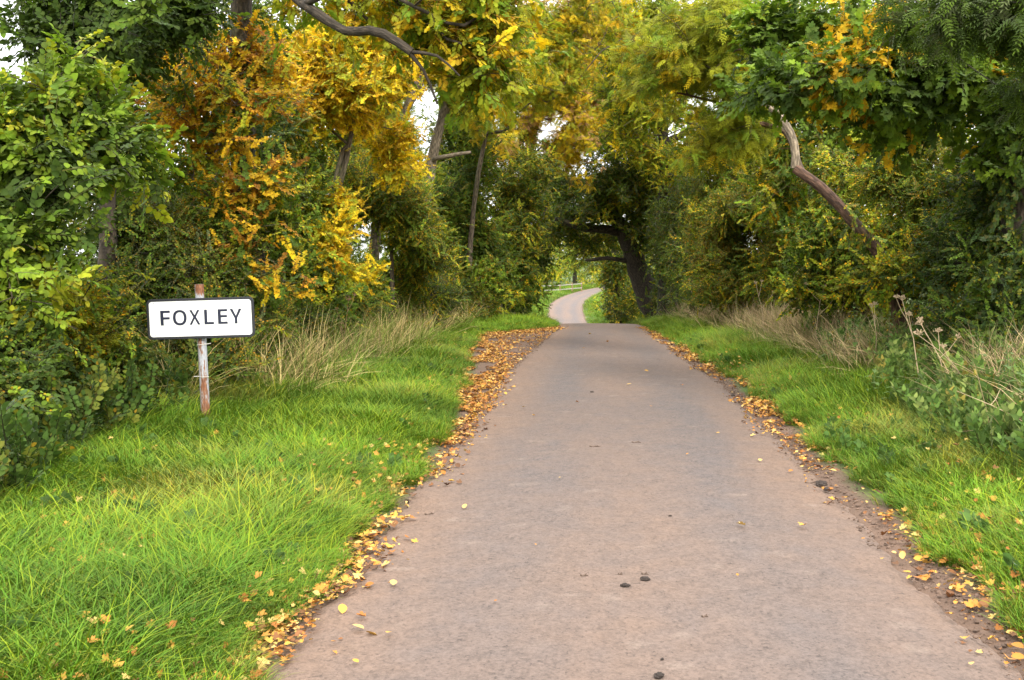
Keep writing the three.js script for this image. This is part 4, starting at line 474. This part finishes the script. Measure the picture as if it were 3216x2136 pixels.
{
  const tufts = [grassClump(71, 20, 0.07, 0.07, 0.17, 0.0022, 0.85, gt), grassClump(72, 18, 0.08, 0.08, 0.2, 0.0024, 1.1, gt), grassClump(73, 20, 0.06, 0.05, 0.13, 0.002, 0.75, gt)];
  const sets = tufts.map(() => new Many()), R = mulberry(81), hue = (x, d) => { const n = fbm(x * 0.8, d * 0.8, 82, 3), m = fbm(x * 3, d * 3, 83, 2), dry = step(0.62, 0.78, fbm(x * 1.4 + 3, d * 0.9, 84, 3)) * 0.35, k = 0.75 + 0.5 * m; return [mix(mix(0.08, 0.165, n), 0.3, dry) * k, mix(mix(0.175, 0.285, n), 0.26, dry) * k, mix(0.009, 0.045, dry) * k]; };
  const sow = (count, dist, lo, hi, size, far) => { for (let q = 0; q < count; q++) {
    const d = dist(R()), left = R() < (far ? 0.5 : 0.62), e = left ? grassL(d) : grassR(d), width = left ? lo : hi, u = R(), s = left ? e + 0.1 - u * width : e - 0.1 + u * width, edgeIn = u * width - 0.1, x = s + centre(d), rag = 0.42 * (fbm(left ? 1 : 5, d * 1.3, 85, 3) - 0.52) + 0.25 * (fbm(s * 4, d * 4, 89, 2) - 0.5);
    if (edgeIn < rag) continue;
    const z = -d, y = landY(x, z), tall = 0.55 + 0.6 * step(0, 0.6, edgeIn) + 0.55 * fbm(x * 1.1, d * 1.1, 86, 2), wind = V(0.5 * (fbm(x * 0.9, d * 0.9, 87, 2) - 0.45), 1, 0.5 * (fbm(x * 0.9, d * 0.9, 88, 2) - 0.5)).add(rv(R).multiplyScalar(0.6)), a = R() * 6.283;
    sets[q % 3].put(V(x, y - 0.008, z), wind, V(Math.cos(a), 0, Math.sin(a)), size * tall, hue(x, d));
  } };
  sow(66000, (u) => 3.4 + 9 * u ** 1.1, 3.6, 3.2, 1.0); sow(56000, (u) => 11 + 24 * u, 4.0, 3.4, 1.15); sow(5000, (u) => 35 + 30 * u, 3.5, 3, 1.7, 1); sow(16000, (u) => 82 + 72 * u, 9, 9, 2.4, 1);
  sets.forEach((m, k) => { const o = m.build('verge_grass', tufts[k], bladeMat); tag(o, ['lush green grass covering both verges of the lane', 'longer arching green grass mixed into the verges', 'short fine green grass between the verge tussocks'][k], 'grass', null, 'stuff'); });
}
{ // straw-coloured tall grass against the hedges
  const straw = (R) => { const b = 0.75 + 0.5 * R(); return [b, b * (0.92 + 0.16 * R()), b]; };
  const tall = [grassClump(91, 5, 0.12, 0.35, 0.85, 0.0032, 0.75, straw), grassClump(92, 5, 0.14, 0.3, 0.7, 0.003, 1.1, straw)];
  for (const [side, label] of [[-1, 'dry straw coloured tall grass below the left hedge'], [1, 'pale dead grass and weed stems below the right hedge']]) {
    const R = mulberry(95 + side), sets = [new Many(), new Many()];
    for (let q = 0; q < 17000; q++) {
      const d = side < 0 ? 10.5 + 26 * R() : 8.5 + 28 * R(), at = side < 0 ? -4.1 : 3.6, s = at + (side < 0 ? -1 : 1) * (R() + R() + R() - 1.5) * 1.15, x = s + centre(d), m = fbm(x * 0.7, d * 0.55, 96 + side, 2), inner = Math.abs(s) - (side < 0 ? 3.3 : mix(3.0, 2.2, step(16, 28, d)));
      if (inner < 0 || m < (side < 0 ? 0.36 : d < 14 ? 0.48 : 0.3) - 0.06 * (inner > 0.7) || R() > mix(0.2, side < 0 ? 0.36 : 0.9, step(0, 0.9, inner)) || (side < 0 && d < 11.5 && s > -4.3)) continue;
      const green = R() < (side < 0 ? 0.45 : 0.2), k = 0.45 + 0.9 * R(), c = green ? [0.17 * k, 0.24 * k, 0.03 * k] : side < 0 ? [0.52 * k, 0.39 * k, 0.17 * k] : [0.54 * k, 0.39 * k, 0.21 * k], a = R() * 6.283;
      sets[q % 2].put(V(x, landY(x, -d) - 0.01, -d), V(-side * 0.2, 1, 0.1).add(rv(R).multiplyScalar(1.1)), V(Math.cos(a), 0, Math.sin(a)), (0.55 + 0.6 * R()) * (side > 0 ? 0.95 : 1.05), c);
    }
    sets.forEach((m, k) => tag(m.build('dry_grass', tall[k], bladeMat), label + (k ? ', leaning sprays' : ''), 'grass', null, 'stuff'));
  }
}
{ // nettles and low herbs filling the right bank and the hedge foot
  const herb = sprig('nettle', 101, { n: 16, len: 0.34, size: 0.062, spread: 1.1, vary: 0.45 }), weed = sprig('oval', 102, { n: 14, len: 0.22, size: 0.044, spread: 1.3, fleck: 0.12 });
  const R = mulberry(103), a = new Many(), b = new Many();
  for (let q = 0; q < 5200; q++) {
    const d = 7 + 13 * R(), s = 2.75 + 2.6 * R(), x = s + centre(d), m = fbm(x * 0.9, d * 0.6, 104, 2); if (s < mix(2.6, 3.4, step(9, 16, d)) + 0.5 * (m - 0.5) || m < 0.3) continue;
    const k = 0.75 + 0.5 * R(), p = R(), c = p < 0.3 ? [0.2 * k, 0.27 * k, 0.065 * k] : p < 0.37 ? [0.34 * k, 0.3 * k, 0.06 * k] : [0.125 * k, 0.22 * k, 0.04 * k];
    a.put(V(x, landY(x, -d) + 0.35 * R() * R() * step(2.7, 3.8, s), -d), V(0, 1, 0).add(rv(R).multiplyScalar(0.7)), rv(R), 0.7 + 0.5 * R(), c);
  }
  for (let q = 0; q < 14000; q++) {
    const left = R() < 0.62, d = left ? 5.6 + 30 * R() ** 1.2 : 11 + 28 * R(), s = left ? mix(-3.75, -4.2, step(6, 9, d)) - 1.6 * R() : 4.0 + 1.6 * R(), x = s + centre(d), k = 0.7 + 0.6 * R(), p = R(), c = p < 0.72 ? [0.065 * k, 0.12 * k, 0.016 * k] : [0.17 * k, 0.2 * k, 0.025 * k];
    b.put(V(x, landY(x, -d) + 0.55 * R() * R(), -d), V(0, 0.8, 0.2).add(rv(R)), rv(R).add(V(0, 0.7, 0.3)), 0.8 + 0.6 * R(), c);
  }
  tag(a.build('nettle_patch', herb, leafMat), 'mass of low stinging nettles covering the right bank', 'nettles', null, 'stuff'); tag(b.build('hedge_foot_herbs', weed, leafMat), 'dark leafy herbs and bramble shoots along the hedge feet', 'undergrowth', null, 'stuff');
}
// ---------------------------------------------------------------- fallen leaves
const litter = (shape, seed) => { const g = new Geo(), R = mulberry(seed); leaf(g, V(0, 0, -0.5), V(0, 0.05, 1), V((R() - 0.5) * 0.3, 1, 0), 1, shape, [1, 1, 1], 0.18 + 0.4 * R(), -0.25 + 0.1 * R()); return g.build(); };
const dropMat = new THREE.MeshPhysicalMaterial({ vertexColors: true, side: THREE.DoubleSide, roughness: 0.75, transmission: 0.15, thickness: 0, specularIntensity: 0.5 });
const AUT = [[0.44, 0.2, 0.035], [0.54, 0.3, 0.05], [0.34, 0.13, 0.025], [0.2, 0.085, 0.03], [0.56, 0.38, 0.12], [0.14, 0.068, 0.032]];
{
  const shapes = [litter('maple', 111), litter('oval', 112), litter('maple', 113)], sets = shapes.map(() => new Many()), grassy = new Many(), R = mulberry(115), near = [];
  for (let q = 0; q < 90000; q++) {
    const left = R() < 0.6, d = 3.6 + 26 * R() ** 1.15, lay = left && d > 12 && d < 28.2, gl = left ? grassL(d) : grassR(d), pl = left ? paveL(d) : paveR(d), io = left ? 1 : -1;
    let t = R() + R() + R() - 1.5, s = gl + io * (t * (lay ? 0.48 : d > 16 ? 0.4 : 0.42) + (lay ? 0.08 : -0.03)); if (lay && R() < 0.3) s = mix(gl, pl, R() ** 1.4);
    const on = io * (s - pl), keep = fbm(s * 3, d * 1.7, 116, 3), thick = lay ? 1 : mix(left ? 0.26 : 0.2, left ? 0.9 : 0.75, step(6, 17, d)) * (0.1 + 1.5 * step(0.38, 0.66, fbm(s * 2.2, d * 1.3, 117, 3)));
    if (keep < 0.36 || on > 0.12 + 0.3 * R() * R() || R() > thick) continue;
    const x = s + centre(d), k = 0.75 + 0.5 * R(), ci = Math.floor(R() ** 1.2 * 6), c = AUT[ci], a = R() * 6.283, crumb = R() < 0.45 ? 0.5 : 1;
    if (crumb === 1 && d < 6.2 && Math.abs(x) < 0.75 * d && near.length < 240) { const size = 0.024 + 0.036 * R() ** 1.4; near.push([x, landY(x, -d) + (on > -0.03 ? 0.05 : 0.016) + 0.02 * R(), d, size, q % 3, ci, left]); continue; }
    sets[q % 3].put(V(x, landY(x, -d) + (on > -0.03 ? 0.05 : 0.014) + 0.022 * R(), -d), V(0, 1, 0).add(rv(R).multiplyScalar(0.9)), V(Math.cos(a), 0, Math.sin(a)), (0.022 + 0.038 * R() ** 1.5) * crumb, c.map((v) => v * k));
  }
  const nearMats = AUT.map(([r, g, b]) => { const m = dropMat.clone(); m.color = lin(r, g, b); return m; });
  for (const [x, y, d, size, kind, ci, left] of near) { const m = mesh('fallen_leaf', shapes[kind], nearMats[ci]); m.position.set(x, y, -d); m.rotation.set((R() - 0.5) * 0.7, R() * 6.28, (R() - 0.5) * 0.7); m.scale.setScalar(size); tag(m, left ? 'fallen leaf in the loose drift along the near left road edge' : 'fallen leaf in the loose drift along the near right road edge', 'leaf', left ? 'leaves drifted along the near left road edge' : 'leaves drifted along the near right road edge'); }
  sets.forEach((m, k) => tag(m.build('leaf_litter', shapes[k], dropMat), ['drifts of fallen lobed orange leaves along the road edges', 'fallen oval yellow leaves strewn along the road edges', 'curled brown fallen leaves along the road edges'][k], 'leaves', null, 'stuff'));
  for (let q = 0; q < 6500; q++) { const left = R() < 0.7, d = 3.6 + 28 * R() ** 1.3, w = left ? -(R() ** 1.6) * 3.4 : R() * R() * 2.2, s = (left ? grassL(d) : grassR(d)) + w, x = s + centre(d), a = R() * 6.283, c = AUT[Math.floor(R() * 5)]; if (fbm(x, d, 118, 2) < 0.4) continue; grassy.put(V(x, landY(x, -d) + 0.05 + 0.11 * (0.4 + 0.6 * R()) * step(0, 0.4, Math.abs(w)), -d), V(0, 1, 0.3).add(rv(R).multiplyScalar(1.1)), V(Math.cos(a), 0, Math.sin(a)), 0.02 + 0.032 * R(), c); }
  tag(grassy.build('leaves_in_grass', shapes[0], dropMat), 'orange and yellow leaves caught in the verge grass', 'leaves', null, 'stuff');
}
{ // crumbs of soil and grit worn off the verges
  const g = new THREE.IcosahedronGeometry(1, 0), p = g.attributes.position; for (let k = 0; k < p.count; k++) { const v = V(p.getX(k), p.getY(k), p.getZ(k)), n = 0.65 + 0.7 * noise(v.x * 2 + 9, v.y * 2, v.z * 2); p.setXYZ(k, v.x * n, v.y * n * 0.6, v.z * n); } g.computeVertexNormals();
  const m = new Many(), R = mulberry(171);
  for (let q = 0; q < 9000; q++) { const left = R() < 0.45, d = 3.6 + 22 * R() ** 1.4, pl = left ? paveL(d) : paveR(d), io = left ? -1 : 1, s = pl + io * (0.11 + 0.2 * (R() + R() - 1)), x = s + centre(d), a = R() * 6.283, k = 0.6 + 0.8 * R(), on = io * (pl - s) > 0; m.put(V(x, on ? along(d) + 0.02 : landY(x, -d) + 0.004, -d), V(0, 1, 0).add(rv(R)), V(Math.cos(a), 0, Math.sin(a)), 0.003 + 0.012 * R() ** 4, [0.13 * k, 0.085 * k, 0.06 * k]); }
  tag(m.build('soil_crumbs', g, new THREE.MeshStandardMaterial({ roughness: 1 })), 'crumbs of soil and grit along the road margins', 'soil', null, 'stuff');
  const w = sprig('oval', 172, { n: 9, len: 0.07, size: 0.05, spread: 1.6 }), f = new Many();
  for (let q = 0; q < 1500; q++) { const left = R() < 0.65, d = 3.8 + 24 * R() ** 1.2, s = left ? grassL(d) - 0.1 - 2.8 * R() : grassR(d) + 0.1 + 1.4 * R(), x = s + centre(d), k = 0.8 + 0.5 * R(); if (fbm(x * 1.2, d * 1.2, 173, 2) < 0.5) continue; f.put(V(x, landY(x, -d) + 0.03 + 0.05 * R(), -d), V(0, 1, 0).add(rv(R).multiplyScalar(0.8)), rv(R), 0.7 + 0.8 * R(), [0.1 * k, 0.19 * k, 0.04 * k]); }
  tag(f.build('verge_weeds', w, leafMat), 'broad leaved weeds and clover scattered through the verge grass', 'weeds', null, 'stuff');
}
const roadY = (x, d) => { const s = off(x, d); return along(d) + 0.012 + 0.03 * (1 - (s / 1.6) ** 2); };
{ // single leaves lying on the tarmac
  const kinds = [litter('maple', 121), litter('oval', 122), litter('maple', 123), litter('oval', 124)], mats = AUT.slice(0, 5).map(([r, g, b]) => { const m = dropMat.clone(); m.color = lin(r, g, b); return m; }), R = mulberry(125);
  const G = 'single leaves lying on the bare tarmac';
  for (const [x, d, size, kind, color, label] of LEAVES) { const m = mesh('fallen_leaf', kinds[kind], mats[color]); m.position.set(x, roadY(x, d) + 0.012 + size * 0.1, -d); m.rotation.set((R() - 0.5) * 0.5, R() * 6.28, (R() - 0.5) * 0.5); m.scale.setScalar(size); tag(m, label ?? 'small fallen autumn leaf lying alone on the bare tarmac', 'leaf', G); }
  const clodMat = new THREE.MeshStandardMaterial({ color: lin(0.075, 0.054, 0.042), map: soilTex, bumpMap: soilBump, bumpScale: 0.01, roughness: 1 });
  for (const [x, d, size, label] of CLODS) {
    const g = new THREE.IcosahedronGeometry(1, 6), p = g.attributes.position, o = R() * 50;
    for (let k = 0; k < p.count; k++) { const v = V(p.getX(k), p.getY(k), p.getZ(k)), n = 0.5 + 0.75 * fbm(v.x * 1.5 + o, v.y * 1.5, v.z * 1.5, 2) + 0.45 * (fbm(v.x * 4 + o, v.y * 4, v.z * 4, 2) - 0.4); v.multiplyScalar(n); v.y *= 0.62; if (v.y < -0.3) v.y = -0.3; p.setXYZ(k, v.x * 1.25, v.y, v.z); }
    g.computeVertexNormals(); const m = mesh('mud_clod', g, clodMat); m.position.set(x, roadY(x, d) + size * 0.27, -d); m.scale.setScalar(size); m.rotation.y = R() * 6.28; tag(m, label, 'clod');
  }
  const twigMat = new THREE.MeshStandardMaterial({ vertexColors: true, roughness: 0.9 });
  for (const [x, d, len, turn, label] of TWIGS) {
    const g = new Geo(), r = 0.004 + len * 0.012, b = (R() - 0.5) * 0.3 * len, pts = [-0.5, -0.2, 0.1, 0.35, 0.5].map((t) => V(t * len, r + 0.004 * Math.sin(t * 9), b * (1 - 4 * t * t))); g.tube(pts, [r, r * 1.1, r, r * 0.7, r * 0.4], 6, () => [0.11, 0.075, 0.055]); g.tube([pts[2], pts[2].clone().add(V(len * 0.16, r * 2, len * 0.14))], [r * 0.6, r * 0.3], 5, () => [0.12, 0.08, 0.06]);
    const m = mesh('twig', g.build(), twigMat); m.position.set(x, roadY(x, d), -d); m.rotation.y = turn; tag(m, label, 'twig');
  }
}
// ---------------------------------------------------------------- standing weeds on the verges
{
  const leafG = (() => { const g = new Geo(); leaf(g, V(0, 0, 0), V(0, 1, 0), V(0, 0, 1), 1, 'nettle', [1, 1, 1], 0.22, 0.45); return g.build(); })();
  const mats = [[0.13, 0.235, 0.045], [0.16, 0.265, 0.06], [0.11, 0.2, 0.038]].map(([r, g, b]) => { const m = leafMat.clone(); m.vertexColors = false; m.color = lin(r, g, b); return m; }), stemM = new THREE.MeshStandardMaterial({ color: lin(0.09, 0.13, 0.035), roughness: 0.8 }), R = mulberry(131);
  const up = V(0, 1, 0), q4 = new THREE.Matrix4();
  for (const [x, d, h, label] of NETTLES) {
    const T = thing('nettle', label, 'nettle', V(x, landY(x, -d), -d), 'nettle plants standing on the right bank'), lean = V((R() - 0.5) * 0.25, 1, (R() - 0.5) * 0.25), at = (t) => V(lean.x * h * t * t, h * t, lean.z * h * t * t), mat = mats[Math.floor(R() * 3)];
    mesh('stem', new Geo().tube([0, 0.33, 0.66, 1].map(at), [0.006, 0.005, 0.004, 0.002], 5).build(), stemM, T);
    const tiers = Math.max(5, Math.round(h / 0.07));
    for (let k = 0; k < tiers; k++) for (let s = 0; s < 2; s++) {
      const t = 0.15 + 0.85 * (k + 0.5) / tiers, a = (k % 2) * 1.57 + s * 3.14 + (R() - 0.5) * 0.7, o = V(Math.cos(a), 0.35 - 0.5 * (1 - t) + (R() - 0.5) * 0.3, Math.sin(a)).normalize(), size = (0.04 + 0.07 * Math.sin(Math.PI * (0.25 + 0.68 * t))) * (0.85 + 0.3 * R());
      const m = mesh('leaf', leafG, mat, T), Y = o, X = Y.clone().cross(up).normalize(), Z = X.clone().cross(Y); q4.makeBasis(X, Y, Z); m.quaternion.setFromRotationMatrix(q4); m.position.copy(at(t)).addScaledVector(o, 0.015); m.scale.setScalar(size);
    }
  }
  const stalkM = new THREE.MeshStandardMaterial({ vertexColors: true, roughness: 0.9 });
  for (const [x, d, h, lx, lz, kind, label] of STALKS) { // dead hogweed, dock and fallen stems
    const T = thing('dead_stalk', label, 'dead stalk', V(x, landY(x, -d), -d)), at = (t) => V(lx * t * t, h * t, lz * t * t), pale = kind === 'dock' ? [0.24, 0.13, 0.07] : [0.46, 0.34, 0.21], col = (p) => { const k = 0.8 + 0.4 * noise(p.x * 30, p.y * 30, p.z * 30); return pale.map((v) => v * k); };
    const r = 0.0045 + 0.003 * h, S = [0, 0.2, 0.4, 0.6, 0.8, 1].map(at); S.forEach((p, k) => k && p.add(rv(R).multiplyScalar(0.03 * h)));
    mesh('stem', new Geo().tube(S, S.map((_, k) => r * (1 - 0.13 * k)), 6, col).build(), stalkM, T);
    const head = (o, dir, size) => { const g = new Geo(); for (let k = 0; k < 13; k++) { const e = dir.clone().add(rv(R).multiplyScalar(1.7)).normalize().multiplyScalar(size * (0.7 + 0.5 * R())).add(o); g.tube([o, e], [0.0022, 0.0014], 3, col); for (let j = 0; j < 4; j++) g.tube([e, e.clone().add(rv(R).multiplyScalar(size * 0.5))], [0.0016, 0.003], 3, col); } mesh('seed_head', g.build(), stalkM, T).userData.kind = 'stuff'; };
    if (kind !== 'bare') { head(S[5], V(lx * 0.5, 1, 0).normalize(), 0.055); }
    for (const k of kind === 'dock' ? [2, 3, 4] : [3, 4]) { const o = S[k], e = o.clone().add(V((R() - 0.5) * 0.5 * h, 0.24 * h, (R() - 0.5) * 0.3 * h)); mesh('side_stem', new Geo().tube([o, o.clone().lerp(e, 0.5).add(V(0, -0.02, 0)), e], [r * 0.55, r * 0.45, r * 0.3], 5, col).build(), stalkM, T); if (kind !== 'bare') head(e, V(0, 1, 0), 0.04); }
  }
}
// ---------------------------------------------------------------- village name sign
{
  const T = thing('village_sign', 'white FOXLEY village name sign with black border on a rusty post', 'road sign', V(SIGN.x, SIGN.foot, SIGN.z)); T.rotation.set(0, 0.06, THREE.MathUtils.degToRad(1.7));
  const paint = dataTex(256, 1024, (u, v, i, j) => {
    const n = 0.5 * tn(u, v, 8, 141) + 0.3 * tn(u, v, 32, 142) + 0.2 * tn(u, v, 90, 143), side = 0.5 + 0.5 * Math.cos((u - 0.06) * 6.283), low = clamp((0.42 - v) / 0.4), top = clamp((v - 0.9) / 0.06);
    const streak = 0.5 * tn(u, v * 0.12, 40, 144), rust = step(0.56, 0.76, n * 0.75 + side * 0.24 + low * 0.46 + top * 0.3 + streak * 0.22 - 0.1), k = h3(i, j, 145) * 0.12, q = tn(u, v, 60, 146);
    const p = [0.62 + k - 0.12 * q, 0.63 + k - 0.12 * q, 0.65 + k - 0.12 * q], r = [mix(0.34, 0.6, q), mix(0.2, 0.4, q), mix(0.13, 0.27, q)]; return p.map((c, m) => mix(c, r[m], rust));
  }, true);
  const postG = new THREE.CylinderGeometry(0.041, 0.042, SIGN.top, 28, 12, false); postG.translate(0, SIGN.top / 2, 0);
  mesh('post', postG, new THREE.MeshStandardMaterial({ map: paint, roughness: 0.7, bumpMap: paint, bumpScale: 0.002 }), T);
  const rr = (w, h, r) => { const s = new THREE.Shape(), x = -w / 2, y = -h / 2; s.moveTo(x + r, y); s.lineTo(x + w - r, y); s.absarc(x + w - r, y + r, r, -Math.PI / 2, 0); s.lineTo(x + w, y + h - r); s.absarc(x + w - r, y + h - r, r, 0, Math.PI / 2); s.lineTo(x + r, y + h); s.absarc(x + r, y + h - r, r, Math.PI / 2, Math.PI); s.lineTo(x, y + r); s.absarc(x + r, y + r, r, Math.PI, Math.PI * 1.5); return s; };
  const W = SIGN.w, H = SIGN.h, cy = SIGN.cy, P = new THREE.Group(); P.name = 'plate'; P.position.set(0.02, cy, 0.06); T.add(P);
  const black = new THREE.MeshStandardMaterial({ color: lin(0.016, 0.017, 0.021), roughness: 0.55 }), navy = new THREE.MeshStandardMaterial({ color: lin(0.012, 0.015, 0.035), roughness: 0.5 });
  const grime = dataTex(1024, 512, (u, v, i, j) => { const n = 0.5 * tn(u, v, 6, 151) + 0.5 * tn(u, v, 30, 152), s = h3(i >> 2, j >> 2, 153) > 0.9985 ? 0.25 : 0, k = 0.93 - 0.03 * step(0.45, 0.75, n) - s - 0.02 * h3(i, j, 154) - 0.2 * Math.exp(-(((u - 0.27) / 0.012) ** 2) - ((v - 0.76) / 0.03) ** 2) * tn(u, v, 120, 155) - 0.1 * Math.exp(-(((u - 0.46) / 0.03) ** 2) - ((v - 0.1) / 0.05) ** 2); return [k, k, k * 0.995]; }, true);
  grime.repeat.set(1 / W, 1 / H); grime.offset.set(0.5, 0.5);
  const white = new THREE.MeshStandardMaterial({ map: grime, roughness: 0.45 });
  mesh('border', new THREE.ExtrudeGeometry(rr(W, H, 0.045), { depth: 0.012, bevelEnabled: true, bevelThickness: 0.003, bevelSize: 0.003, bevelSegments: 2, curveSegments: 10 }), black, P);
  const f = mesh('face', new THREE.ExtrudeGeometry(rr(W - 0.042, H - 0.042, 0.028), { depth: 0.002, bevelEnabled: false, curveSegments: 10 }), white, P); f.position.z = 0.0155;
  const font = await new FontLoader().loadAsync('fonts/droid/droid_sans_bold.typeface.json'), cap = SIGN.cap;
  const regular = await new FontLoader().loadAsync('fonts/droid/droid_sans_regular.typeface.json');
  [...'FOXLEY'].forEach((ch, k) => {
    const g = new TextGeometry(ch, { font: regular, size: cap, depth: 0.0012, curveSegments: 10, bevelEnabled: true, bevelThickness: 0.0004, bevelSize: cap * 0.026, bevelSegments: 1 }); g.computeBoundingBox(); const b = g.boundingBox; g.translate(-(b.min.x + b.max.x) / 2, -(b.min.y + b.max.y) / 2, 0);
    const wid = b.max.x - b.min.x; g.scale(SIGN.lw[k] / wid, cap * (ch === 'O' ? 1.04 : 1) / (b.max.y - b.min.y), 1);
    const m = mesh('letter', g, navy, P); m.position.set(SIGN.lx[k], SIGN.ly, 0.0182);
  });
  const rivetG = new THREE.SphereGeometry(0.0055, 8, 5), rivetM = new THREE.MeshStandardMaterial({ color: lin(0.45, 0.45, 0.46), roughness: 0.5, metalness: 0.4 });
  for (const [x, y] of [[-0.43, 0.14], [-0.22, 0.143], [-0.01, 0.143], [0.19, 0.143], [0.42, 0.143], [-0.43, -0.14], [-0.22, -0.143], [-0.01, -0.143], [0.19, -0.143], [0.42, -0.143]]) { const m = mesh('rivet', rivetG, rivetM, P); m.position.set(x * W, y * H / 0.35, 0.0178); m.scale.z = 0.4; }
  // clamps behind the plate and two old cable ties on the post
  const steel = new THREE.MeshStandardMaterial({ color: lin(0.3, 0.3, 0.3), roughness: 0.5, metalness: 0.7 });
  for (const y of [-0.1, 0.1]) { const c = mesh('clamp', new THREE.TorusGeometry(0.045, 0.005, 6, 24), steel, T); c.rotation.x = Math.PI / 2; c.position.y = cy + y; }
  const tieM = new THREE.MeshStandardMaterial({ color: lin(0.6, 0.57, 0.5), roughness: 0.6 });
  for (const [y, side] of [[SIGN.tie1, 1], [SIGN.tie2, -1]]) { const c = mesh('cable_tie', mergeGeometries([new THREE.TorusGeometry(0.0445, 0.003, 6, 28).rotateX(Math.PI / 2), new THREE.BoxGeometry(0.05, 0.006, 0.003).rotateZ(0.1).translate(side * 0.062, 0.002, 0.022)]), tieM, T); c.position.y = y; c.rotation.z = side * 0.06; }
}

// ---------------------------------------------------------------- far fence at the bend
{
  const T = thing('rail_fence', 'low post and rail fence on the far grass bank beyond the bend', 'fence', V(FENCE[0][0], landY(FENCE[0][0], -FENCE[0][1]), -FENCE[0][1])), o = T.position;
  const wood = new THREE.MeshStandardMaterial({ color: lin(0.5, 0.33, 0.19), map: barkMap, roughness: 0.9 }), rail = new THREE.MeshStandardMaterial({ color: lin(0.62, 0.6, 0.55), map: barkMap, roughness: 0.85 });
  const feet = FENCE.map(([x, d]) => V(x, landY(x, -d), -d).sub(o));
  for (const p of feet) { const g = new THREE.CylinderGeometry(0.075, 0.085, 1.2, 10); g.translate(0, 0.6, 0); const c = new THREE.ConeGeometry(0.075, 0.06, 10); c.translate(0, 1.23, 0); mesh('post', mergeGeometries([g, c]), wood, T).position.copy(p); }
  for (let k = 0; k < feet.length - 1; k++) for (const h of [0.5, 1.02]) { const a = feet[k].clone().add(V(0, h, 0.08)), b = feet[k + 1].clone().add(V(0, h, 0.08)), m = mesh('rail', new THREE.BoxGeometry(a.distanceTo(b) + 0.06, 0.11, 0.045), rail, T); m.position.copy(a).add(b).multiplyScalar(0.5); const dir = b.clone().sub(a).normalize(); m.quaternion.setFromUnitVectors(V(1, 0, 0), dir); }
}

console.log('copies', total);
renderer.render(scene, camera);
